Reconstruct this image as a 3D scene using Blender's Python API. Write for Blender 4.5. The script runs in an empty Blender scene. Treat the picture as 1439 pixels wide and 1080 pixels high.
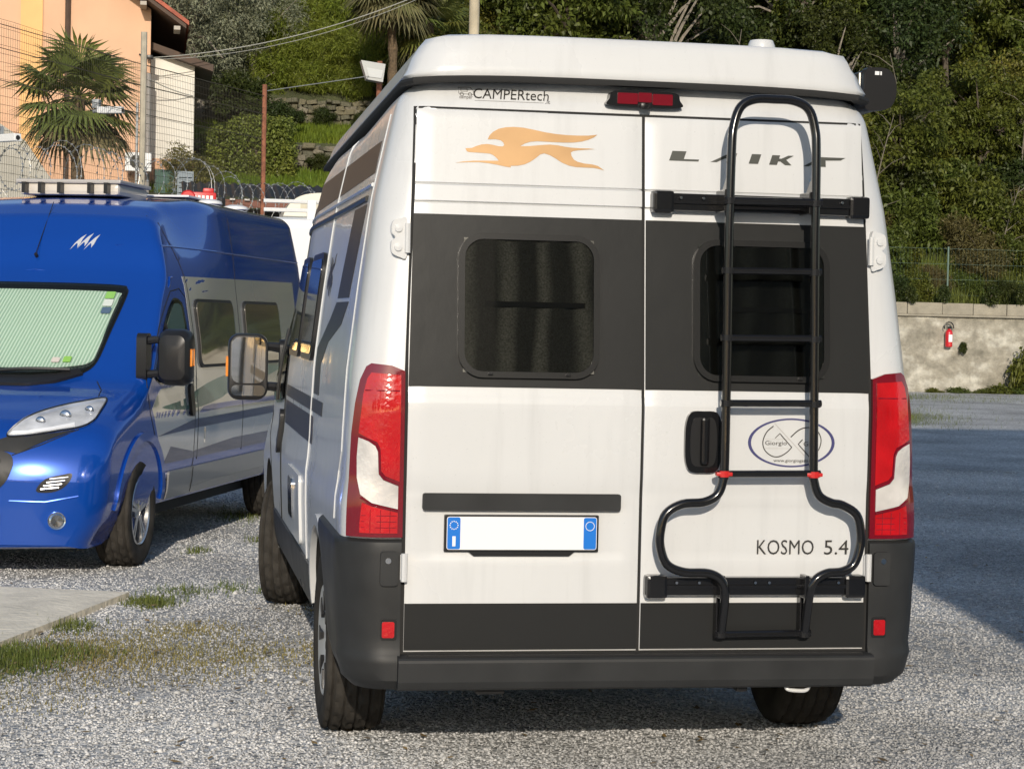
import bpy, bmesh, math, random
import numpy as np
from mathutils import Vector, Matrix
from mathutils.bvhtree import BVHTree
from mathutils.geometry import delaunay_2d_cdt
R = math.radians
random.seed(7); rng = np.random.default_rng(7)
S = bpy.context.scene
COL = S.collection

# ------------------------------------------------------------------ camera
F_PX = 2854.07
cam_d = bpy.data.cameras.new('camera'); cam = bpy.data.objects.new('camera', cam_d); COL.objects.link(cam)
cam_d.sensor_fit = 'HORIZONTAL'; cam_d.sensor_width = 36.0; cam_d.lens = 36.0 * F_PX / 1439.0
cam_d.clip_start = 0.1; cam_d.clip_end = 2000
CAM = Vector((-1.6596, -6.7899, 1.5889)); yaw, pit, rol = 0.17514041, -0.03136046, 0.02179720
fw = Vector((math.sin(yaw) * math.cos(pit), math.cos(yaw) * math.cos(pit), math.sin(pit)))
rt = fw.cross(Vector((0, 0, 1))).normalized(); upv = rt.cross(fw)
r2 = math.cos(rol) * rt + math.sin(rol) * upv; u2 = -math.sin(rol) * rt + math.cos(rol) * upv
M = Matrix((r2, u2, -fw)).transposed().to_4x4(); M.translation = CAM
cam.matrix_world = M
S.camera = cam

# ------------------------------------------------------------------ light
SUN_AZ, SUN_EL = R(8.0), R(19.5)          # light travels towards +y, 7 degrees to the right
tosun = Vector((-math.sin(SUN_AZ) * math.cos(SUN_EL), -math.cos(SUN_AZ) * math.cos(SUN_EL), math.sin(SUN_EL)))
W = bpy.data.worlds.new('World'); S.world = W; W.use_nodes = True
nt = W.node_tree; bg = nt.nodes['Background']
sky = nt.nodes.new('ShaderNodeTexSky'); sky.sky_type = 'NISHITA'; sky.sun_disc = False
sky.sun_elevation = SUN_EL; sky.sun_rotation = math.atan2(tosun.x, tosun.y)
sky.air_density = 1.0; sky.dust_density = 0.6; sky.ozone_density = 1.0
nt.links.new(sky.outputs[0], bg.inputs[0]); bg.inputs[1].default_value = 0.13
sl = bpy.data.lights.new('sun', 'SUN'); sl.energy = 3.2; sl.angle = R(0.53); sl.color = (1.0, 0.90, 0.76)
so = bpy.data.objects.new('sun', sl); COL.objects.link(so)
so.rotation_euler = (-tosun).to_track_quat('-Z', 'Y').to_euler()
S.view_settings.view_transform = 'Standard'; S.view_settings.look = 'None'
S.view_settings.exposure = 0.15; S.view_settings.gamma = 1.0

# ------------------------------------------------------------------ materials
MATS = {}
def mat(name, col=(.5, .5, .5), rough=.5, metal=0., coat=0., spec=.5, noise=None, bump=None, trans=0., emit=None, island=0., dirt=0., nscale=None):
    """noise=(scale, amount, detail): value variation; bump=(scale, strength, distance); island: per-piece value jitter"""
    if name in MATS: return MATS[name]
    m = bpy.data.materials.new(name); m.use_nodes = True; n = m.node_tree.nodes; l = m.node_tree.links
    b = n['Principled BSDF']
    b.inputs['Base Color'].default_value = (*col, 1); b.inputs['Roughness'].default_value = rough
    b.inputs['Metallic'].default_value = metal; b.inputs['Coat Weight'].default_value = coat
    b.inputs['Coat Roughness'].default_value = .04
    b.inputs['Specular IOR Level'].default_value = spec; b.inputs['Transmission Weight'].default_value = trans
    tc = n.new('ShaderNodeTexCoord')
    last = None
    if noise:
        t = n.new('ShaderNodeTexNoise'); t.inputs['Scale'].default_value = noise[0]; t.inputs['Detail'].default_value = noise[2] if len(noise) > 2 else 4
        l.new(tc.outputs['Object'], t.inputs['Vector'])
        mr = n.new('ShaderNodeMapRange'); mr.inputs[1].default_value = .25; mr.inputs[2].default_value = .75
        mr.inputs[3].default_value = 1 - noise[1]; mr.inputs[4].default_value = 1 + noise[1]
        l.new(t.outputs[0], mr.inputs[0]); last = mr.outputs[0]
        rr = n.new('ShaderNodeMapRange'); rr.inputs[3].default_value = max(rough - .1, .02); rr.inputs[4].default_value = min(rough + .12, 1)
        l.new(t.outputs[0], rr.inputs[0]); l.new(rr.outputs[0], b.inputs['Roughness'])
    if island:
        g = n.new('ShaderNodeNewGeometry'); mr = n.new('ShaderNodeMapRange')
        mr.inputs[3].default_value = 1 - island; mr.inputs[4].default_value = 1 + island
        l.new(g.outputs['Random Per Island'], mr.inputs[0])
        if last:
            mm = n.new('ShaderNodeMath'); mm.operation = 'MULTIPLY'; l.new(last, mm.inputs[0]); l.new(mr.outputs[0], mm.inputs[1]); last = mm.outputs[0]
        else: last = mr.outputs[0]
    if last:
        vm = n.new('ShaderNodeVectorMath'); vm.operation = 'SCALE'; vm.inputs[0].default_value = col
        l.new(last, vm.inputs['Scale']); l.new(vm.outputs[0], b.inputs['Base Color'])
    if bump:
        t = n.new('ShaderNodeTexNoise'); t.inputs['Scale'].default_value = bump[0]; t.inputs['Detail'].default_value = 6
        l.new(tc.outputs['Object'], t.inputs['Vector'])
        bp = n.new('ShaderNodeBump'); bp.inputs['Strength'].default_value = bump[1]; bp.inputs['Distance'].default_value = bump[2]
        l.new(t.outputs[0], bp.inputs['Height']); l.new(bp.outputs[0], b.inputs['Normal'])
    if emit: b.inputs['Emission Color'].default_value = (*emit[0], 1); b.inputs['Emission Strength'].default_value = emit[1]
    MATS[name] = m
    return m

def glass_mat(name, tint, ior=1.5):
    """thin pane: tinted transparency with a mirror-like coat"""
    if name in MATS: return MATS[name]
    m = bpy.data.materials.new(name); m.use_nodes = True; n = m.node_tree.nodes; l = m.node_tree.links
    n.remove(n['Principled BSDF']); out = n['Material Output']
    t = n.new('ShaderNodeBsdfTransparent'); t.inputs[0].default_value = (*tint, 1)
    g = n.new('ShaderNodeBsdfGlossy'); g.inputs['Roughness'].default_value = .03
    f = n.new('ShaderNodeFresnel'); f.inputs[0].default_value = ior
    mx = n.new('ShaderNodeMixShader'); l.new(f.outputs[0], mx.inputs[0]); l.new(t.outputs[0], mx.inputs[1]); l.new(g.outputs[0], mx.inputs[2])
    l.new(mx.outputs[0], out.inputs[0]); MATS[name] = m
    return m

def leaf_mat(name, col, var=.45, trans=.35, rough=.5, hue=None):
    if name in MATS: return MATS[name]
    m = bpy.data.materials.new(name); m.use_nodes = True; n = m.node_tree.nodes; l = m.node_tree.links
    b = n['Principled BSDF']; b.inputs['Roughness'].default_value = rough; b.inputs['Specular IOR Level'].default_value = .35
    g = n.new('ShaderNodeNewGeometry'); oi = n.new('ShaderNodeObjectInfo')
    mr = n.new('ShaderNodeMapRange'); mr.inputs[3].default_value = 1 - var; mr.inputs[4].default_value = 1 + var
    l.new(g.outputs['Random Per Island'], mr.inputs[0])
    cr = n.new('ShaderNodeMix'); cr.data_type = 'RGBA'
    h = hue or (col[0] * 1.5, col[1] * 1.05, col[2] * .7)
    cr.inputs[6].default_value = (*col, 1); cr.inputs[7].default_value = (*h, 1)
    tc = n.new('ShaderNodeTexCoord'); tx = n.new('ShaderNodeTexNoise'); tx.inputs['Scale'].default_value = .9; tx.inputs['Detail'].default_value = 3
    l.new(tc.outputs['Object'], tx.inputs['Vector'])
    ad = n.new('ShaderNodeMath'); ad.operation = 'ADD'; ad.inputs[1].default_value = 0; l.new(tx.outputs[0], ad.inputs[0])
    mo = n.new('ShaderNodeMapRange'); mo.inputs[3].default_value = -.45; mo.inputs[4].default_value = .25; l.new(oi.outputs['Random'], mo.inputs[0]); l.new(mo.outputs[0], ad.inputs[1])
    ad.use_clamp = True
    l.new(ad.outputs[0], cr.inputs[0])
    vm = n.new('ShaderNodeVectorMath'); vm.operation = 'SCALE'; l.new(cr.outputs[2], vm.inputs[0]); l.new(mr.outputs[0], vm.inputs['Scale'])
    l.new(vm.outputs[0], b.inputs['Base Color'])
    t = n.new('ShaderNodeBsdfTranslucent'); l.new(vm.outputs[0], t.inputs[0])
    mx = n.new('ShaderNodeMixShader'); mx.inputs[0].default_value = trans
    l.new(b.outputs[0], mx.inputs[1]); l.new(t.outputs[0], mx.inputs[2]); l.new(mx.outputs[0], n['Material Output'].inputs[0])
    MATS[name] = m
    return m

# ------------------------------------------------------------------ object helpers
def empty(name, label, cat, loc=(0, 0, 0), rz=0, group=None):
    o = bpy.data.objects.new(name, None); COL.objects.link(o); o.location = loc; o.rotation_euler = (0, 0, rz)
    o.empty_display_size = .2
    return tag(o, label, cat, group)
def tag(o, label=None, cat=None, group=None, kind=None):
    if label: o['label'] = label
    if cat: o['category'] = cat
    if group: o['group'] = group
    if kind: o['kind'] = kind
    return o
def link(name, me, parent=None):
    o = bpy.data.objects.new(name, me); COL.objects.link(o)
    if parent is not None: o.parent = parent
    return o
def copy_tree(o, parent=None):
    c = o.copy(); COL.objects.link(c); c.parent = parent
    for ch in o.children: copy_tree(ch, c)
    return c
def np_mesh(name, V, F, material=None, smooth=False):
    """V (n,3) array, F (m,k) array of equal-size faces"""
    me = bpy.data.meshes.new(name); V = np.asarray(V, np.float32); F = np.asarray(F, np.int32)
    me.vertices.add(len(V)); me.vertices.foreach_set('co', V.ravel())
    k = F.shape[1]; me.loops.add(F.size); me.loops.foreach_set('vertex_index', F.ravel())
    me.polygons.add(len(F)); me.polygons.foreach_set('loop_start', np.arange(0, F.size, k, dtype=np.int32))
    if smooth: me.polygons.foreach_set('use_smooth', np.ones(len(F), bool))
    me.update(calc_edges=True)
    if material: me.materials.append(material)
    return me

class MB:
    def __init__(s): s.v = []; s.f = []; s.m = []; s.mats = []; s.cur = 0; s.sm = []; s.smooth = False
    def mat(s, m):
        if m not in s.mats: s.mats.append(m)
        s.cur = s.mats.index(m); return s
    def add(s, vs, fs, smooth=None):
        o = len(s.v); s.v += [tuple(v) for v in vs]
        for f in fs: s.f.append(tuple(i + o for i in f)); s.m.append(s.cur); s.sm.append(s.smooth if smooth is None else smooth)
        return s
    def box(s, a, b, bev=0.):
        (x0, y0, z0), (x1, y1, z1) = a, b
        if bev <= 0:
            vs = [(x0, y0, z0), (x1, y0, z0), (x1, y1, z0), (x0, y1, z0), (x0, y0, z1), (x1, y0, z1), (x1, y1, z1), (x0, y1, z1)]
            return s.add(vs, [(0, 3, 2, 1), (4, 5, 6, 7), (0, 1, 5, 4), (1, 2, 6, 5), (2, 3, 7, 6), (3, 0, 4, 7)], False)
        bm = bmesh.new(); bmesh.ops.create_cube(bm, size=1)
        for v in bm.verts: v.co = Vector(((x0 + x1) / 2 + v.co.x * (x1 - x0), (y0 + y1) / 2 + v.co.y * (y1 - y0), (z0 + z1) / 2 + v.co.z * (z1 - z0)))
        bmesh.ops.bevel(bm, geom=bm.edges[:], offset=bev, segments=2, profile=.6, affect='EDGES')
        return s.bm(bm)
    def bm(s, bm, mtx=None, smooth=False):
        bm.verts.ensure_lookup_table(); bm.verts.index_update()
        vs = [(mtx @ v.co) if mtx else v.co.copy() for v in bm.verts]; fs = [[v.index for v in f.verts] for f in bm.faces]; bm.free()
        return s.add(vs, fs, smooth)
    def tube(s, pts, r, n=8, cap=True, closed=False):
        pts = [Vector(p) for p in pts]; k = len(pts); rs = r if isinstance(r, (list, tuple)) else [r] * k
        vs = []; prev = None
        for i, p in enumerate(pts):
            a = pts[(i - 1) % k] if (closed or i > 0) else p; b = pts[(i + 1) % k] if (closed or i < k - 1) else p
            t = (b - a).normalized()
            if prev is None:
                prev = t.orthogonal().normalized()
            else:
                prev = (prev - t * prev.dot(t)); prev = prev.normalized() if prev.length > 1e-6 else t.orthogonal().normalized()
            bi = t.cross(prev)
            for j in range(n):
                an = 2 * math.pi * j / n; vs.append(p + (prev * math.cos(an) + bi * math.sin(an)) * rs[i])
        fs = []
        for i in range(k if closed else k - 1):
            i2 = (i + 1) % k
            for j in range(n): fs.append((i * n + j, i * n + (j + 1) % n, i2 * n + (j + 1) % n, i2 * n + j))
        if cap and not closed: fs.append(tuple(range(n - 1, -1, -1))); fs.append(tuple(range((k - 1) * n, k * n)))
        return s.add(vs, fs, n > 5)
    def lathe(s, prof, axis='x', c=(0, 0, 0), n=40, closed=False):
        """prof list of (r, h); revolves round axis through c"""
        vs = []; k = len(prof)
        for r, h in prof:
            for j in range(n):
                a = 2 * math.pi * j / n; p = (h, r * math.cos(a), r * math.sin(a))
                if axis == 'y': p = (p[1], h, p[2])
                elif axis == 'z': p = (p[1], p[2], h)
                vs.append((p[0] + c[0], p[1] + c[1], p[2] + c[2]))
        fs = []
        for i in range(k if closed else k - 1):
            i2 = (i + 1) % k
            for j in range(n): fs.append((i * n + j, i * n + (j + 1) % n, i2 * n + (j + 1) % n, i2 * n + j))
        return s.add(vs, fs, True)
    def prism(s, poly, h0, h1, axis='y', mtx=None):
        """poly of 2D points; axis y -> (x,z) plane, x -> (y,z) plane, z -> (x,y)"""
        def P(a, b, h): return {'y': (a, h, b), 'x': (h, a, b), 'z': (a, b, h)}[axis]
        n = len(poly); vs = [P(a, b, h0) for a, b in poly] + [P(a, b, h1) for a, b in poly]
        if mtx: vs = [mtx @ Vector(v) for v in vs]
        fs = [tuple(range(n)), tuple(range(2 * n - 1, n - 1, -1))] + [(i, (i + 1) % n, n + (i + 1) % n, n + i) for i in range(n)]
        return s.add(vs, fs, False)
    def build(s, name, material=None, parent=None, sharp=35):
        me = bpy.data.meshes.new(name); me.from_pydata(s.v, [], s.f); me.update()
        bm = bmesh.new(); bm.from_mesh(me); bmesh.ops.recalc_face_normals(bm, faces=bm.faces[:]); bm.to_mesh(me); bm.free()
        ms = s.mats or [material]
        for m in ms: me.materials.append(m)
        me.polygons.foreach_set('material_index', s.m); me.polygons.foreach_set('use_smooth', s.sm)
        me.update()
        if any(s.sm): me.set_sharp_from_angle(angle=R(sharp))
        return link(name, me, parent)

def rrect(x0, z0, x1, z1, r, n=6):
    pts = []
    for cx, cz, a0 in ((x1 - r, z1 - r, 0), (x0 + r, z1 - r, 90), (x0 + r, z0 + r, 180), (x1 - r, z0 + r, 270)):
        for i in range(n + 1):
            a = R(a0 + 90 * i / n); pts.append((cx + r * math.cos(a), cz + r * math.sin(a)))
    return pts
def smooth_poly(pts, sub=6, closed=True):
    """Catmull-Rom through points of any dimension"""
    P_ = [Vector(p) for p in pts]; n = len(P_); out = []
    rngi = range(n) if closed else range(n - 1)
    for i in rngi:
        p1, p2 = P_[i], P_[(i + 1) % n]
        p0 = P_[(i - 1) % n] if (closed or i > 0) else p1 * 2 - p2
        p3 = P_[(i + 2) % n] if (closed or i < n - 2) else p2 * 2 - p1
        for k in range(sub):
            t = k / sub
            out.append(.5 * ((2 * p1) + (p2 - p0) * t + (2 * p0 - 5 * p1 + 4 * p2 - p3) * t * t + (3 * p1 - p0 - 3 * p2 + p3) * t ** 3))
    if not closed: out.append(P_[-1])
    return out
def densify(poly, step):
    out = []
    for i in range(len(poly)):
        a = Vector(poly[i]); b = Vector(poly[(i + 1) % len(poly)]); k = max(1, int((b - a).length / step))
        for j in range(k): out.append(tuple(a.lerp(b, j / k)))
    return out
def inset(poly, d):
    n = len(poly); out = []
    A = sum(poly[i][0] * poly[(i + 1) % n][1] - poly[(i + 1) % n][0] * poly[i][1] for i in range(n))
    sg = 1 if A > 0 else -1
    for i in range(n):
        p0 = Vector(poly[i - 1]); p1 = Vector(poly[i]); p2 = Vector(poly[(i + 1) % n])
        t = (p2 - p0); t = t.normalized() if t.length > 0 else Vector((1, 0)); nrm = Vector((-t[1], t[0])) * sg
        out.append((p1[0] + nrm[0] * d, p1[1] + nrm[1] * d))
    return out

class Proj:
    """projects outlines drawn in a plane onto a body surface"""
    def __init__(s, bvh, O, U, V, D): s.b = bvh; s.O, s.U, s.V, s.D = Vector(O), Vector(U), Vector(V), Vector(D).normalized()
    def pt(s, a, b, off=0.):
        p = s.O + s.U * a + s.V * b
        h = s.b.ray_cast(p, s.D)
        if h[0] is None: h = s.b.find_nearest(p + s.D * 1.5)
        n = h[1]
        if n.dot(s.D) > 0: n = -n
        return h[0] + n * off
    def panel(s, name, poly, material, parent, off=.004, thick=.012, step=.06, hole=None, relief=None, edge=.03, smooth=True):
        poly = densify([tuple(p)[:2] for p in poly], edge)
        vs = [Vector(p) for p in poly]; n = len(vs); es = [(i, (i + 1) % n) for i in range(n)]
        hp = []
        if hole:
            hp = densify([tuple(p)[:2] for p in hole], edge); h0 = len(vs); vs += [Vector(p) for p in hp]; es += [(h0 + i, h0 + (i + 1) % len(hp)) for i in range(len(hp))]
        xs = [p[0] for p in poly]; zs = [p[1] for p in poly]
        def inside(x, y, pl):
            c = False; m_ = len(pl); j = m_ - 1
            for i in range(m_):
                if (pl[i][1] > y) != (pl[j][1] > y) and x < (pl[j][0] - pl[i][0]) * (y - pl[i][1]) / (pl[j][1] - pl[i][1]) + pl[i][0]: c = not c
                j = i
            return c
        nx = int((max(xs) - min(xs)) / step); nz = int((max(zs) - min(zs)) / step)
        inner = inset(poly, step * .3)
        for i in range(1, nx + 1):
            for j in range(1, nz + 1):
                x = min(xs) + (i - .5 + .5 * (j % 2)) * step; z = min(zs) + (j - .5) * step
                if inside(x, z, inner) and not (hp and inside(x, z, inset(hp, -step * .3))): vs.append(Vector((x, z)))
        ov, oe, of, *_ = delaunay_2d_cdt(vs, es, [], 1 if not hole else 0, 1e-6)
        fs = []
        for f in of:
            c = sum((ov[i] for i in f), Vector((0, 0))) / len(f)
            if inside(c[0], c[1], poly) and not (hp and inside(c[0], c[1], hp)): fs.append(tuple(f))
        mb = MB(); top = [s.pt(v[0], v[1], off + (relief(v[0], v[1]) if relief else 0)) for v in ov]
        cnt = {}
        for f in fs:
            for i in range(len(f)):
                e = (f[i], f[(i + 1) % len(f)]); k = (min(e), max(e)); cnt.setdefault(k, []).append(e)
        bd = [e[0] for e in cnt.values() if len(e) == 1]
        used = {i for e in bd for i in e}; low = {}
        allv = list(top)
        for i in used: low[i] = len(allv); allv.append(s.pt(ov[i][0], ov[i][1], off - thick))
        mb.add(allv, fs, smooth)
        for a, b in bd: mb.f.append((a, b, low[b], low[a])); mb.m.append(0); mb.sm.append(False)
        return mb.build(name, material, parent, 40)
    def line(s, name, pts, r, material, parent, off=0., n=6, step=.05, closed=False):
        P_ = densify(pts, step) if closed else None
        if not closed:
            P_ = []
            for i in range(len(pts) - 1):
                a = Vector(pts[i]); b = Vector(pts[i + 1]); k = max(1, int((b - a).length / step))
                for j in range(k): P_.append(a.lerp(b, j / k))
            P_.append(Vector(pts[-1]))
        mb = MB(); mb.tube([s.pt(p[0], p[1], off) for p in P_], r, n, True, closed)
        return mb.build(name, material, parent)

def text_mesh(body, size, shear=0., extrude=.0015, sx=1., bold=0., space=1.):
    c = bpy.data.curves.new('lettering', 'FONT'); c.body = body; c.size = size; c.shear = shear; c.extrude = extrude; c.offset = bold
    c.space_character = space; c.resolution_u = 3
    o = bpy.data.objects.new('tmp', c); COL.objects.link(o)
    dg = bpy.context.evaluated_depsgraph_get(); me = bpy.data.meshes.new_from_object(o.evaluated_get(dg))
    bpy.data.objects.remove(o); bpy.data.curves.remove(c)
    xs = [v.co.x for v in me.vertices]; ys = [v.co.y for v in me.vertices]
    x0, x1, y0 = min(xs), max(xs), min(ys)
    for v in me.vertices: v.co.x = (v.co.x - x0) * sx; v.co.y -= y0
    return me, (x1 - x0) * sx, max(ys) - y0
def text_fit(name, body, width, height, mtx, material, parent, **kw):
    """letters width x height, laid with mtx (local x = reading direction, y = up, z = towards the viewer)"""
    me, w, h = text_mesh(body, 1., **kw)
    for v in me.vertices: v.co = Vector((v.co.x * width / w, v.co.y * height / h, v.co.z))
    me.transform(mtx); me.materials.clear(); me.materials.append(material)
    return link(name, me, parent)
# ------------------------------------------------------------------ van body (shared by all panel vans of this make)
WT = np.array([(.20, .90), (.32, .965), (.45, 1.0), (.60, 1.012), (.80, 1.02), (.93, 1.022), (.99, 1.016), (1.04, 1.006), (1.15, 1.004), (1.40, .992), (1.70, .958), (2.0, .918), (2.2, .876), (2.34, .845), (2.45, .82), (2.7, .80)])
ZT = np.array([(0, .70), (.04, .79), (.1, .87), (.2, .935), (.35, .99), (.6, 1.065), (.80, 1.12), (.90, 1.165), (.97, 1.22), (1.32, 1.53), (1.65, 1.81), (1.73, 1.89), (1.87, 2.08), (2.02, 2.24), (2.2, 2.33), (2.4, 2.38), (2.7, 2.41), (3.2, 2.46), (9, 2.46)])
def Yr(z):
    t = max(0., z - 1.30); return .005 + .092 * t
def sst(a, b, x):
    t = min(1., max(0., (x - a) / (b - a))); return t * t * (3 - 2 * t)
RC = .13
class Van:
    def __init__(s, L, WB, top=2.50, taper=0.):
        s.taper = taper; s.L = L; s.yF = L - .948; s.yR = s.yF - WB; s.top = top
    def w(s, z, y):
        u = s.L - y; v = float(np.interp(z, WT[:, 0], WT[:, 1]))
        v *= 1 - .085 * sst(1.15, 1.95, z) * sst(2.7, 1.0, u)
        v *= 1 - s.taper * sst(1.75, 2.4, z) * sst(3.1, 2.1, u)
        return v
    def section(s, y, e=0., n=0):
        u = s.L - y; zt = min(float(np.interp(u, ZT[:, 0], ZT[:, 1])), s.top) - (.05 * sst(.25, 1.6, y) * sst(1.0, 2.4, u) if (s.taper == 0 and y != 1.) else 0); zb = .36 - .18 * sst(1.0, .3, u)
        rc = .125 - .075 * sst(2.05, 1.55, u) * sst(.6, 1.0, u)
        pts = []
        wb = s.w(zb, y) - e
        for t in (0, .5): pts.append((wb * t, zb - .01 * (1 - t) + e * .3))
        zs0 = zb + e * .3; zs1 = zt - rc
        for i in range(27):
            z = zs0 + (zs1 - zs0) * i / 26; pts.append((s.w(z, y) - e, z))
        we = s.w(zs1, y); ax = rc * 1.15
        tilt = (s.w(zs1 - .05, y) - we) / .05
        for i in range(1, 9):
            a = R(90 * i / 8); c = 1 - math.cos(a); sn = math.sin(a)
            pts.append((we - ax * c - tilt * rc * sn * (1 - sn) * .6 - e * math.cos(a), zs1 + (rc - .018) * sn - e * sn))
        x1, z1 = pts[-1]
        for i in range(1, 6):
            t = i / 5; pts.append((x1 * (1 - t), z1 + .018 * (1 - (1 - t) ** 2)))
        return pts
    def bend(s, x, y):
        return y - .22 * (abs(x)) ** 2.3 * sst(s.L - 2.1, s.L - .35, y)
    def body(s, material, name, parent, wells):
        rings = []
        for i in range(7):
            a = R(15 * i); e = RC * (1 - math.sin(a)); yy = RC * (1 - math.cos(a))
            rings.append([(x, yy + Yr(z), z) for x, z in s.section(1., e)])
        ys = list(np.arange(.25, s.L - 3.0, .16)) + list(np.arange(s.L - 3.0, s.L - 2.3, .06)) + list(np.arange(s.L - 2.3, s.L - .13, .03)) + [s.L - .12]
        for y in ys:
            k = sst(.9, .12, y)
            rings.append([(x, s.bend(x, y + Yr(z) * k), z) for x, z in s.section(y)])
        for i in range(1, 6):
            a = R(18 * i); e = .10 * (1 - math.cos(a)); y = s.L - .12 + .12 * math.sin(a)
            rings.append([(max(x, 0), s.bend(x, y), z) for x, z in s.section(min(y, s.L), e)])
        K = len(rings[0]); vs = []; fs = []
        for r in rings:
            vs += r; vs += [(-x, y, z) for x, y, z in r[1:-1]][::-1]
        N = 2 * K - 2
        for i in range(len(rings) - 1):
            for j in range(N): fs.append((i * N + j, i * N + (j + 1) % N, (i + 1) * N + (j + 1) % N, (i + 1) * N + j))
        base = (len(rings) - 1) * N; NC = 14; rows = []
        for k in range(K):                                   # nose: columns across, following the plan curve
            a, b = base + k, base + (N - k) % N; x0 = vs[a][0]
            if a == b: rows.append([a] * (NC + 1)); continue
            ids = [a]
            for c in range(1, NC):
                x = x0 * (1 - 2 * c / NC); ids.append(len(vs)); vs.append((x, s.bend(x, s.L), vs[a][2]))
            rows.append(ids + [b])
        for k in range(K - 1):
            for c in range(NC):
                q = []
                for i in (rows[k][c], rows[k + 1][c], rows[k + 1][c + 1], rows[k][c + 1]):
                    if i not in q: q.append(i)
                if len(q) > 2: fs.append(tuple(q))
        for base, fl in ((0, 0),):
            def idx(k): return base + k
            def mir(k): return base + (N - k) % N
            for k in range(K - 1):
                q = []
                for i in (idx(k), idx(k + 1), mir(k + 1), mir(k)):
                    if i not in q: q.append(i)
                fs.append(tuple(q if fl else q[::-1]))
        mb = MB(); mb.mat(material); mb.add(vs, fs, True); o = mb.build(name, None, parent, 28)
        s.bvh = BVHTree.FromPolygons([Vector(v) for v in vs], fs)
        # wheel wells
        cb = MB(); cb.mat(wells)
        for y in (s.yR, s.yF):
            for sg in (-1, 1):
                c = bmesh.new(); bmesh.ops.create_cone(c, cap_ends=True, segments=40, radius1=.43, radius2=.43, depth=.42, matrix=Matrix.Translation((sg * .93, y, .375)) @ Matrix.Rotation(R(90), 4, 'Y'))
                cb.bm(c)
        co = cb.build('cutter', None, None)
        md = o.modifiers.new('b', 'BOOLEAN'); md.object = co; md.operation = 'DIFFERENCE'; md.solver = 'EXACT'; md.material_mode = 'TRANSFER'
        dg = bpy.context.evaluated_depsgraph_get(); me = bpy.data.meshes.new_from_object(o.evaluated_get(dg))
        o.modifiers.clear(); o.data = me; bpy.data.objects.remove(co)
        me.set_sharp_from_angle(angle=R(28))
        s.left = Proj(s.bvh, (-3, 0, 0), (0, 1, 0), (0, 0, 1), (1, 0, 0)); s.right = Proj(s.bvh, (3, 0, 0), (0, 1, 0), (0, 0, 1), (-1, 0, 0))
        s.front = Proj(s.bvh, (0, s.L + 2, 0), (1, 0, 0), (0, 0, 1), (0, -1, 0)); s.rear = Proj(s.bvh, (0, -2, 0), (1, 0, 0), (0, 0, 1), (0, 1, 0))
        s.topp = Proj(s.bvh, (0, 0, 5), (1, 0, 0), (0, 1, 0), (0, 0, -1))
        return o
    def wrap(s, d, z, sg, off=0.):
        """point on the rear wrapping round the corner: d = distance from the centre line along the surface"""
        w_ = s.w(z, 1.) + off; y0 = Yr(z) - off; r = RC + off
        xa = w_ - r
        if d <= xa: return Vector((sg * d, y0, z))
        al = r * math.pi / 2
        if d <= xa + al:
            a = (d - xa) / r; return Vector((sg * (xa + r * math.sin(a)), y0 + r * (1 - math.cos(a)), z))
        return Vector((sg * w_, y0 + r + d - xa - al, z))
    def wrap_panel(s, name, ds, zs, sg, off, material, parent, thick=.02, edge=None):
        """grid panel round a rear corner; ds(z) -> list of distances, edge rounds the border"""
        nz = len(zs); nd = len(ds(zs[0])); mb = MB(); vs = []; fs = []
        for j, z in enumerate(zs):
            D = ds(z)
            for i, d in enumerate(D): vs.append(s.wrap(d, z, sg, off if not callable(off) else off(d, z)))
        for j in range(nz - 1):
            for i in range(nd - 1): fs.append((j * nd + i, j * nd + i + 1, (j + 1) * nd + i + 1, (j + 1) * nd + i))
        per = [(0, i) for i in range(nd)] + [(j, nd - 1) for j in range(1, nz)] + [(nz - 1, i) for i in range(nd - 2, -1, -1)] + [(j, 0) for j in range(nz - 2, 0, -1)]
        b0 = len(vs)
        for j, i in per:
            z = zs[j]; d = ds(z)[i]; vs.append(s.wrap(d, z, sg, (off if not callable(off) else off(d, z)) - thick))
        mb.add(vs, fs, True); k = len(per)
        for q in range(k):
            a = per[q]; b = per[(q + 1) % k]
            mb.f.append((a[0] * nd + a[1], b[0] * nd + b[1], b0 + (q + 1) % k, b0 + q)); mb.m.append(0); mb.sm.append(False)
        return mb.build(name, material, parent, 40)

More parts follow.
